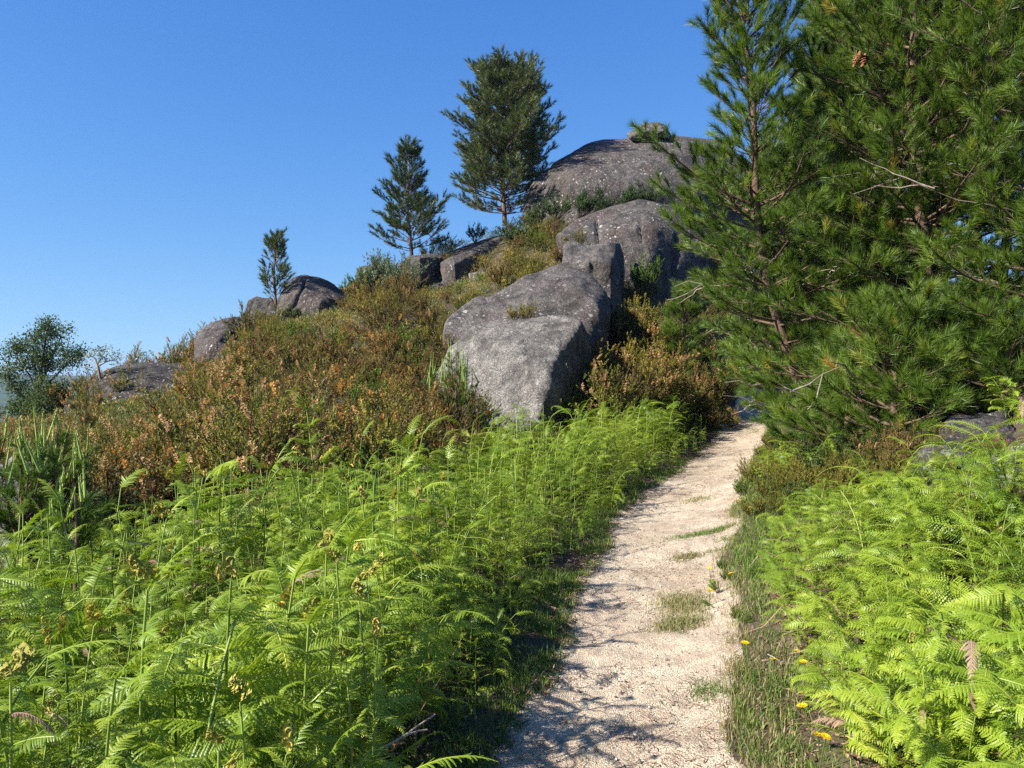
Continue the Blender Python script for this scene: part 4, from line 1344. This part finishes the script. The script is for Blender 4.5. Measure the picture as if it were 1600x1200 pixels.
candle_pine(712, 690, 12.7, 1.95, 36, 'young pine with upright pale shoots against the left face of the front boulder', 1, .24)
candle_pine(745, 690, 13.4, 1.1, 10, 'small dark young pine with few shoots touching the foot of the front boulder', 2, .28)
candle_pine(30, 850, 5.6, .98, 20, 'young pine at the left edge with a tight bunch of pale shoots', 3, .32)
candle_pine(88, 830, 6.6, 1.08, 26, 'young pine with the tallest pale candles, right of the pale stone', 4, .30)
candle_pine(-25, 800, 6.4, 1.05, 14, 'young pine cut off by the left edge', 5, .30)
candle_pine(425, 640, 15.5, 1.2, 16, 'young pine with pale shoots in the heather below the little pine', 6, .2)
candle_pine(500, 720, 9.8, 1.05, 12, 'young pine with a few pale shoots left of the whitish stone', 7, .2)
candle_pine(415, 690, 12, 1.15, 10, 'slender young pine among the rust heather', 8, .15)
candle_pine(115, 900, 4.6, .62, 9, 'short group of pale pine shoots among the near left ferns', 9, .3)


# broadleaf tree and bent tree at the left
def leafy_tree(base, limbs, leafm, r_, label, name, nleaf, leaf=(.05, .016), clump=.16, tr=.05, barkm='bark'):
    """limbs: list of polylines (world) ; leaves hang round the outer part of every limb"""
    base = np.array(base, float)
    e = link(name, None, None, tuple(base))
    tag(e, label, 'tree')
    b, lv = Buf(), Buf()
    cs = []
    for li, (pl, rr0, dens) in enumerate(limbs):
        pl = np.array(pl, float) - base
        s = np.linspace(0, 1, 10)
        p = np.array([interp_poly(pl, u) for u in s]) + np.cumsum(rng.normal(0, .015, (10, 3)), 0) * s[:, None]
        v, f = tubes(p, rr0 * (1 - .85 * s), 6)
        b.add(v, f, 0, .5, True)
        for k in range(dens):
            u = r_.uniform(.25, 1)
            o = interp_poly(p, u)
            d = nrm(np.array([r_.gauss(0, 1), r_.gauss(0, 1), r_.gauss(.3, .6)]))
            L = r_.uniform(.15, .5) * (1.2 - .6 * u)
            q = o + d * L * np.linspace(0, 1, 4)[:, None]
            v, f = tubes(q, np.linspace(.006, .002, 4), 3)
            b.add(v, f, 0, .5, True)
            cs += [q[2], q[3]]
    cs = np.array(cs)
    m_ = nleaf
    cc = np.repeat(cs, m_, 0) + rng.normal(0, clump * .5, (len(cs) * m_, 3))
    d = nrm(rng.normal(0, 1, (len(cc), 3)) + np.array([0, 0, .2]))
    sd = nrm(np.cross(d, rng.normal(0, 1, (len(cc), 3))))
    l, w = leaf
    q = np.stack([cc, cc + d * l * .5 + sd * w / 2, cc + d * l, cc + d * l * .5 - sd * w / 2], 1)
    lv.add(q.reshape(-1, 3), np.arange(len(cc) * 4).reshape(-1, 4), 0, np.repeat(np.repeat(rng.random(len(cs)), m_) * .7 + rng.uniform(0, .3, len(cc)), 4))
    link('trunk', b.mesh('trunk', [M[barkm]]), e)
    link('crown', lv.mesh('crown', [M[leafm]]), e)
    return e


r = random.Random(77)
Q = lambda px, py, dy=0: P(px, py, 22 + dy)
leafy_tree(P(62, 690, 22), [([Q(62, 690), Q(62, 600), Q(70, 550), Q(80, 498)], .06, 40), ([Q(62, 620), Q(45, 585), Q(28, 560), Q(28, 540)], .03, 24), ([Q(64, 610), Q(95, 580), Q(112, 562), Q(126, 555)], .03, 20),
                           ([Q(62, 640), Q(30, 615), Q(8, 575)], .03, 26), ([Q(64, 600, .4), Q(80, 560, .6), Q(100, 510, .6)], .03, 26), ([Q(62, 650), Q(85, 625), Q(98, 610)], .03, 34), ([Q(62, 660), Q(40, 640), Q(20, 640)], .03, 34),
                           ([Q(62, 600), Q(52, 560), Q(60, 525)], .03, 22), ([Q(62, 670, -.5), Q(70, 640, -.8), Q(60, 610, -.9)], .03, 34)],
           'mimosa', r, 'bluish green leafy tree standing alone at the far left skyline', 'leafy_tree', 30, (.080, .032), .21)
Q = lambda px, py, dy=0: P(px, py, 19.6 + dy)
leafy_tree(P(157, 592, 19.6), [([Q(157, 594), Q(154, 575), Q(150, 562), Q(143, 555), Q(130, 557)], .035, 8), ([Q(153, 568), Q(158, 556), Q(150, 549)], .02, 9), ([Q(154, 572), Q(166, 565), Q(180, 563), Q(192, 567)], .02, 9), ([Q(155, 580), Q(147, 578), Q(141, 577)], .012, 2),
                               ([Q(154, 566), Q(164, 552), Q(162, 547)], .015, 6)],
           'twig_leaf', r, 'wind-bent little tree rooted on the flat-topped dark boulder', 'bent_tree', 6, (.06, .03), .10, barkm='bark_grey')
Q = lambda px, py, dy=0: P(px, py, 21 + dy)
leafy_tree(P(232, 572, 21), [([Q(232, 574), Q(228, 560), Q(226, 549)], .012, 7), ([Q(234, 574), Q(240, 566), Q(246, 566)], .01, 6), ([Q(230, 572), Q(220, 562), Q(218, 556)], .01, 5), ([Q(240, 574), Q(255, 568), Q(262, 564)], .01, 6)],
           'twig_leaf', r, 'wispy sapling on the skyline behind the flat-topped boulder', 'sapling', 5, (.05, .025), .08, barkm='bark_grey')


# ------------------------------------------------------------------ grass, litter, flowers
def blades(n, xy, hgt, width, tint, mi, buf, lean=.5):
    n = len(xy)
    z = h(xy[:, 0], xy[:, 1])
    az = rng.uniform(0, 6.28, n)
    ln = rng.uniform(0, lean, n)
    hh = hgt * rng.uniform(.5, 1.3, n)
    base = np.c_[xy, z - .01]
    d = np.stack([np.cos(az) * ln, np.sin(az) * ln, np.ones(n)], 1)
    sd = np.stack([-np.sin(az), np.cos(az), 0 * az], 1) * width / 2
    a = rng.uniform(-1, 1, n)
    sd = sd * np.cos(a)[:, None] + np.stack([np.cos(az), np.sin(az), 0 * az], 1) * (np.sin(a) * width / 2)[:, None]
    mid = base + d * (hh * .55)[:, None]
    tip = base + d * hh[:, None] + np.stack([np.cos(az), np.sin(az), -.3 + 0 * az], 1) * (hh * ln * .6)[:, None]
    v = np.stack([base - sd, base + sd, mid + sd * .8, mid - sd * .8, tip], 1).reshape(-1, 3)
    i = np.arange(n)[:, None] * 5
    t = np.repeat(tint, 5)
    buf.add(v, i + np.array([[0, 1, 2, 3]]), mi, t)
    buf.add(np.zeros((0, 3)), np.zeros((0, 3), int), mi)
    buf.f.append(i + np.array([[3, 2, 4]]) + (buf.n - len(v)))
    buf.m.append(np.full(n, mi))
    buf.sm.append(np.zeros(n, bool))


def clumpy(n, fx, y0, y1, sd, per=14, ypow=1.6):
    """clump centres fx(y) offsets; nearer ones denser"""
    k = n // per
    y = y0 + (y1 - y0) * rng.random(k) ** ypow
    x = fx(y)
    c = np.repeat(np.c_[x, y], per, 0)
    return c + rng.normal(0, sd, c.shape)


def patchy(xy, thr=-.35): return xy[fbm2(xy[:, 0], xy[:, 1], 2.6, 3, 60) > thr]


g = Buf()
pl = lambda y: path_edges(y)[0]
pr = lambda y: path_edges(y)[1]
xy = clumpy(46000, lambda y: pl(y) + .05 - np.abs(rng.normal(0, .24, len(y))) * (1 + .1 * (y < 5)), 1.2, 19, .03)
blades(0, patchy(xy), .05, .0045, rng.random(len(patchy(xy))), 0, g)
xy = clumpy(15000, lambda y: pl(y) - np.abs(rng.normal(.2, .3, len(y))), 1.2, 14, .03)
xy = patchy(xy)
blades(0, xy, .10, .0045, rng.random(len(xy)), 0, g)
xy = clumpy(26000, lambda y: pr(y) - .03 + np.abs(rng.normal(0, .22, len(y))), 1.2, 24, .035)
blades(0, xy, .06, .0045, rng.random(len(xy)), 1, g)
xy = clumpy(24000, lambda y: pr(y) + .02 + np.abs(rng.normal(.1, .30, len(y))), 1.2, 24, .03)
blades(0, xy, .08, .0045, rng.random(len(xy)), 0, g)
xy = clumpy(16000, lambda y: pr(y) + rng.uniform(.1, 1.5, len(y)), 5.5, 16, .04)
blades(0, xy, .12, .006, rng.random(len(xy)), 0, g)
# tufts standing on the path itself
for (px, py, nb, sx, sy, mi) in ((1065, 945, 1500, .09, .16, 1), (1060, 975, 1100, .08, .06, 1), (1072, 870, 420, .07, .05, 1), (1110, 830, 1200, .22, .06, 0), (1150, 838, 500, .10, .1, 0), (1090, 780, 420, .12, .10, 1), (1110, 1080, 500, .05, .06, 0), (1180, 672, 250, .08, .3, 0), (1185, 640, 300, .1, .5, 0), (1130, 858, 250, .06, .03, 0)):
    Yg = next((y for y in np.arange(2.5, 30, .02) if 600 + (CZ - hz((px - 800) / F * y, y)) / y * F < py), 5)
    c = np.array([(px - 800) / F * Yg, Yg]) + rng.normal(0, 1, (nb, 2)) * np.array([sx, sy])
    blades(0, c, .032, .004, rng.random(nb), mi, g, 1.0)
    if mi == 1: blades(0, c[::3] + .01, .03, .004, rng.random(len(c[::3])), 0, g, 1.0)
tag(link('grass', g.mesh('grass', [M['grass'], M['grass_dry']])), 'short green and dry grass along the path edges and in tufts on the path', 'grass', kind='stuff')

# dead bracken litter below the ferns and at the path's edges
lt = Buf()


def litter(xy, L, w, mi, lift=.03, flat=.25):
    n = len(xy)
    z = h(xy[:, 0], xy[:, 1])
    az = rng.uniform(0, 6.28, n)
    l = L * rng.uniform(.3, 1.2, n)[:, None]
    d = np.stack([np.cos(az), np.sin(az), rng.normal(0, flat, n)], 1)
    sd = np.stack([-np.sin(az), np.cos(az), rng.normal(0, .5, n)], 1) * w / 2
    c = np.c_[xy, z + rng.random(n) * lift + .006]
    md = c + d * l * .5 + rng.normal(0, .12, (n, 3)) * l
    v = np.stack([c - sd, c + sd, md + sd, md - sd, c + d * l], 1).reshape(-1, 3)
    i = np.arange(n)[:, None] * 5
    lt.add(v, i + np.array([[0, 1, 2, 3]]), mi, np.repeat(rng.random(n), 5))
    lt.f.append(i + np.array([[3, 2, 4]]) + (lt.n - len(v)))
    lt.m.append(np.full(n, mi))
    lt.sm.append(np.zeros(n, bool))


def rand_in(poly, n):
    out = []
    x0, x1 = min(p[0] for p in poly), max(p[0] for p in poly)
    y0, y1 = min(p[1] for p in poly), max(p[1] for p in poly)
    while len(out) < n:
        x, y = rng.uniform(x0, x1), rng.uniform(y0, y1)
        if inside(x, y, poly): out.append((x, y))
    return np.array(out)


litter(rand_in(LEFT, 14000), .10, .010, 0, .10)
litter(rand_in(RIGHT, 16000), .10, .009, 0, .09)
litter(rand_in(LEFT, 1500), .40, .006, 0, .22, .5)
litter(rand_in(RIGHT, 900), .32, .006, 0, .14, .4)
yv = 1.2 + 18 * rng.random(9000) ** 1.7
litter(np.c_[pl(yv) + .08 - np.abs(rng.normal(0, .3, 9000)), yv], .06, .007, 0, .02)
yv = 1.2 + 18 * rng.random(9000) ** 1.7
litter(np.c_[pr(yv) + .1 + np.abs(rng.normal(0, .25, 9000)), yv], .05, .006, 0, .02)
# pine needles and bits dropped on the gravel
yv = 1.2 + 20 * rng.random(26000) ** 1.5
xv = path_x(yv) + path_w(yv) * rng.uniform(-1, 1, len(yv))
kp = fbm2(xv, yv, 2.2, 4, 71) + .8 * np.abs((xv - path_x(yv)) / path_w(yv)) ** 3 > .25
litter(np.c_[xv, yv][kp], .045, .0030, 0, .004, .04)
tag(link('dry_litter', lt.mesh('dry_litter', [M['litter']])), 'pinkish brown dead bracken and needles lying under the ferns and on the gravel', 'leaf litter', kind='stuff')

# loose grit on the path
gb = Buf()
n = 16000
yv = 1.3 + 14 * rng.random(n) ** 1.5
xv = path_x(yv) + path_w(yv) * rng.uniform(-1.05, 1.05, n)
ico = np.array([[1, 0, 0], [-1, 0, 0], [0, 1, 0], [0, -1, 0], [0, 0, .7], [0, 0, -.7]], float)
icf = np.array([[0, 2, 4], [2, 1, 4], [1, 3, 4], [3, 0, 4], [2, 0, 5], [1, 2, 5], [3, 1, 5], [0, 3, 5]])
sc = .0022 + .009 * rng.random(n) ** 6
Rm = frames(rng.normal(0, 1, (n, 3)), rng.uniform(0, 6, n)) * sc[:, None, None]
v, f = scatter(ico, icf, Rm, np.c_[xv, yv, h(xv, yv) - .010 + sc * .5])
gb.add(v, f, 0, np.repeat(rng.random(n), 6))
pm = leaf_mat('grit', [(0, (.20, .15, .12)), (.6, (.42, .35, .28)), (1, (.6, .55, .48))], 0., .9, .1)
tag(link('gravel', gb.mesh('gravel', [pm])), 'loose pale grit scattered over the sandy path', 'gravel', kind='stuff')


def ground_hit(px, py, y0=1.5):
    y = y0
    while y < 40:
        x = (px - 800) / F * y
        if 600 + (CZ - hz(x, y)) / y * F <= py: return x, y, hz(x, y)
        y += .03
    return x, y, hz(x, y)


# yellow flowers: stem, head of ray petals, small leaf rosette
def flower_meshes(seed):
    rr = random.Random(seed)
    b = Buf()
    hgt = rr.uniform(.06, .11)
    pts = np.array([[0, 0, 0], [.006, .002, hgt * .5], [.012, .004, hgt]])
    v, f = tubes(pts, np.array([.0018, .0016, .0016]), 4)
    b.add(v, f, 0, .5, True)
    for k in range(9):
        a = rr.uniform(0, 6.28)
        L = rr.uniform(.03, .055)
        d = np.array([math.cos(a), math.sin(a), .25])
        s_ = np.array([-math.sin(a), math.cos(a), 0]) * .006
        b.add([[0, 0, .002], d * L * .5 + s_, d * L, d * L * .5 - s_], [[0, 1, 2, 3]], 0, rr.random())
    hd = Buf()
    for ring, (n_, L, up) in enumerate(((16, .016, .25), (13, .012, .55), (9, .007, 1.1))):
        for k in range(n_):
            a = k * 2 * PI / n_ + ring * .2
            d = np.array([math.cos(a), math.sin(a), up * .6])
            s_ = np.array([-math.sin(a), math.cos(a), 0]) * .0026
            o = np.array([.012, .004, hgt])
            hd.add([o - s_ * .3, o + d * L * .6 + s_, o + d * L, o + d * L * .6 - s_], [[0, 1, 2, 3]], 0, rr.random())
    return b.mesh('stem', [M['grass']]), hd.mesh('flower_head', [M['yellow']])


FL = [flower_meshes(k) for k in range(3)]
spots = [(1240, 1024, 'largest yellow flower, beside the dry litter right of the path'), (1262, 1050, 'yellow flower second in size just below the largest one'), (1205, 1048, 'small yellow flower left of the dry litter'),
         (1167, 1020, 'small yellow flower alone on the path edge'), (1146, 893, 'yellow flower at the edge of the pale gravel'), (1112, 884, 'upper yellow flower on the green tuft by the path'),
         (1111, 890, 'middle yellow flower on the green tuft by the path'), (1109, 920, 'lowest yellow flower on the green tuft by the path'), (1144, 790, 'yellow flower overhanging the gravel below the verge'), (1170, 765, 'topmost yellow flower on the grassy verge'),
         (1187, 783, 'yellow flower in the middle of the grassy verge'), (1162, 782, 'dim yellow flower low in the grassy verge'), (1172, 800, 'yellow flower at the foot of the grassy verge'), (1187, 836, 'yellow flower in front of the first right ferns'),
         (1272, 1122, 'yellow flower in the shade beneath the ferns'), (1281, 1140, 'darker yellow flower below the shaded one'), (1279, 1164, 'lowest yellow flower near the bottom of the photo'), (1166, 754, 'small yellow flower at the top of the verge'), (910, 785, 'lone yellow flower in the grass left of the path')]
rr = random.Random(2)
for (px, py, lb) in spots:
    x, y, z = ground_hit(px, py + 38 * 4.5 / max(3, (1.6 / max(.05, (py - 600) / F))))
    e = link('yellow_flower', None, None, (x, y, z), (rr.uniform(-.25, 0), rr.uniform(-.3, .1), rr.uniform(0, 6)), rr.uniform(1.15, 1.55))
    tag(e, lb, 'flower', 'yellow flowers beside the path')
    s_, hd = FL[rr.randrange(3)]
    link('stem', s_, e)
    link('flower_head', hd, e)

# pink flower cushion by the right-edge rock and low heath on the right verge
x, y, z = (1558 - 800) / F * 5.35, 5.35, CZ - (715 - 600) / F * 5.35
shrub('pink', (x, y, z), .17, 'magenta flower cushion against the pale rock at the right edge', random.Random(3))
r = random.Random(41)
low = [(1180, 745, 'olive', .30), (1215, 735, 'olive', .32), (1240, 760, 'olive', .34), (1275, 745, 'dark', .3), (1300, 770, 'olive', .34), (1330, 745, 'olive', .32), (1200, 775, 'olive', .28), (1255, 720, 'dark', .34), (1225, 700, 'olive', .32), (1310, 720, 'dark', .3),
       (1370, 725, 'brown', .30), (1400, 712, 'brown', .28), (1345, 760, 'olive', .3), (1430, 705, 'brown', .26), (1540, 840, 'brown', .34), (1575, 870, 'brown', .36), (1510, 870, 'brown', .30), (1585, 830, 'olive', .32), (1205, 690, 'olive', .26), (1160, 765, 'lime', .2), (1180, 800, 'olive', .22), (1220, 805, 'olive', .24)]
for i, (px, py, kd, s_) in enumerate(low):
    x, y, z = ground_hit(px, py + 12)
    w = ('on the grassy verge right of the path' if px < 1300 and py > 735 else 'at the foot of the small bushy pine' if px < 1340 else 'on the bare ground in front of the young bushy pine' if py < 770 and px < 1460 else 'in the brown patch among the right-hand ferns')
    shrub(kd, (x, y, z - .02), s_ * (1.25 if y > 7 else 1.), f'low {NICE[kd]} {w}', r, f'low heath {w}')
vp = sample([(2.55, 6.9), (3.2, 6.4), (4.0, 6.3), (4.3, 7.2), (4.1, 8.4), (4.0, 9.2), (4.3, 10.5), (4.2, 12.5), (3.9, 13), (3.75, 11), (2.95, 9), (2.6, 7.8)], lambda x, y: .27, r, 3000)
for (x, y) in vp[:75]:
    if in_rock(x, y, -.1): continue
    kd = r.choice(['olive', 'dark', 'olive', 'brown', 'brown', 'lime']) if y < 8.6 else r.choice(['olive', 'dark', 'olive'])
    shrub(kd, (x, y, hz(x, y) - .03), r.uniform(.22, .36), f'low {NICE[kd]} in the mat between right-hand ferns and young pines', r, 'low heath mat between the right-hand ferns and the young pines')
for (px, py, k) in ((1135, 902, 0), (1128, 885, 1), (1150, 962, 2), (1168, 972, 3), (1120, 920, 4)):
    x, y, z = ground_hit(px, py + 6)
    shrub('lime', (x, y, z - .01), .085, ['small leafy weed tuft with yellow flowers on the right path edge', 'upper leafy weed tuft on the right path edge', 'dense leafy weed cushion beside the gravel', 'spreading weed right of the dense cushion', 'tiny weed below the flowering tuft'][k], r)


# dry twigs
def twig(name, pls, label, radii=(.006, .003), m='twig'):
    base = np.array(pls[0][0])
    b = Buf()
    for pl_ in pls:
        p = np.array(pl_, float) - base
        s = np.linspace(0, 1, 10)
        q = np.array([interp_poly(p, u) for u in s]) + rng.normal(0, .0015, (10, 3))
        v, f = tubes(q, np.linspace(radii[0], radii[1], 10), 6)
        b.add(v, f, 0, .5, True)
    o = link(name, b.mesh(name, [M[m]]), None, tuple(base))
    tag(o, label, 'twig')
    return o


T = lambda px, py, Y: P(px, py, Y)
twig('dry_twig', [[T(470, 1480, 2.2), T(505, 1325, 2.38), T(545, 1215, 2.55), T(575, 1180, 2.6), T(635, 1148, 2.68), T(680, 1117, 2.76)], [T(628, 1151, 2.67), T(645, 1144, 2.7), T(667, 1141, 2.72)]], 'forked pale dry twig leaning over the grass at the bottom of the photo')
twig('dry_twig', [[T(1478, 835, 4.6), T(1482, 815, 4.6), T(1488, 803, 4.6)], [T(1513, 860, 4.6), T(1508, 820, 4.6), T(1500, 795, 4.6)]], 'pair of pale broken stalks among the right-hand ferns', (.005, .002))
twig('dry_twig', [[T(1190, 1070, 4.05), T(1215, 1045, 4.1), T(1225, 1030, 4.1)], [T(1200, 1022, 4.2), T(1222, 1034, 4.15), T(1240, 1038, 4.1)]], 'crossed dry stalks beside the largest yellow flower', (.0035, .002))
twig('dead_bough', [[T(1235, 612, 8.9), T(1265, 600, 8.9), T(1285, 585, 9), T(1320, 570, 9.1)], [T(1285, 585, 9), T(1275, 625, 8.9), T(1262, 640, 8.8)], [T(1320, 570, 9.1), T(1300, 566, 9), T(1295, 560, 9)], [T(1320, 570, 9.1), T(1340, 600, 9.3), T(1345, 650, 9.5)],
                     [T(1225, 605, 8.8), T(1240, 612, 8.8), T(1262, 618, 8.8)]], 'curving bare grey bough sticking out of the low pine foliage', (.011, .004), 'bark_grey')

# ------------------------------------------------------------------ haze
def haze():
    x0, x1, y0, y1, z0, z1 = -7300, 7300, -1800, 8400, -140, 52
    v = [(x, y, z) for z in (z0, z1) for y in (y0, y1) for x in (x0, x1)]
    f = [(0, 2, 3, 1), (4, 5, 7, 6), (0, 1, 5, 4), (2, 6, 7, 3), (0, 4, 6, 2), (1, 3, 7, 5)]
    m, nt = mat('haze_air')
    n = N(nt)
    vol = n('ShaderNodeVolumePrincipled', {'Color': (.46, .64, 1., 1), 'Density': HAZE, 'Anisotropy': .2})
    n('ShaderNodeOutputMaterial', {'Volume': vol.outputs[0]})
    b = Buf()
    b.add(v, f)
    tag(link('haze', b.mesh('haze', [m])), kind='stuff')


HAZE = .00016
haze()

# ------------------------------------------------------------------ sun, sky, camera
SUN_EL, SUN_AZ = 36., -113.      # azimuth measured from +Y towards +X
a, el = math.radians(SUN_AZ), math.radians(SUN_EL)
d = Vector((math.sin(a) * math.cos(el), math.cos(a) * math.cos(el), math.sin(el)))
L = bpy.data.lights.new('sun', 'SUN')
L.energy = 5.
L.angle = math.radians(.53)
L.color = (1., .95, .87)
lo = bpy.data.objects.new('sun', L)
C.objects.link(lo)
lo.rotation_euler = d.to_track_quat('Z', 'Y').to_euler()
lo.location = (-20, 0, 30)
w = bpy.data.worlds.new('World')
bpy.context.scene.world = w
w.use_nodes = True
nt = w.node_tree
nt.nodes.clear()
n = N(nt)
sky = n('ShaderNodeTexSky', sky_type='NISHITA', sun_disc=False, sun_elevation=el, sun_rotation=a, altitude=600, air_density=1.0, dust_density=0., ozone_density=3.5)
hs = n('ShaderNodeHueSaturation', {'Hue': .512, 'Saturation': 1.22, 'Value': 1., 'Color': sky.outputs[0]})
den = n('ShaderNodeVectorMath', {0: hs.outputs[0], 1: (.31, .25, .25), 2: (1, 1, 1)}, operation='MULTIPLY_ADD').outputs[0]
cmp_ = n('ShaderNodeVectorMath', {0: hs.outputs[0], 1: den}, operation='DIVIDE').outputs[0]
skc = n('ShaderNodeVectorMath', {0: cmp_, 1: (1.04, 1.44, 2.04)}, operation='MULTIPLY').outputs[0]
bg = n('ShaderNodeBackground', {'Color': skc, 'Strength': .077})
n('ShaderNodeOutputWorld', {0: bg.outputs[0]})

cam = bpy.data.cameras.new('camera')
cam.sensor_width = 36
cam.lens = 36 * F / 1600
cam.clip_end = 20000
cam.clip_start = .05
co = bpy.data.objects.new('camera', cam)
C.objects.link(co)
co.location = (0, 0, CZ)
co.rotation_euler = (PI / 2, 0, 0)
sc = bpy.context.scene
sc.camera = co
sc.view_settings.view_transform = 'Standard'
sc.view_settings.look = 'None'
sc.view_settings.exposure = 1.35
sc.cycles.max_bounces = 6
sc.cycles.diffuse_bounces = 3
sc.cycles.glossy_bounces = 2
sc.cycles.transmission_bounces = 4
sc.cycles.volume_bounces = 0
sc.cycles.use_denoising = False
sc.cycles.sample_clamp_indirect = 2.5
print('objects', len(sc.objects), 'tris', sum(len(m.polygons) for m in bpy.data.meshes))
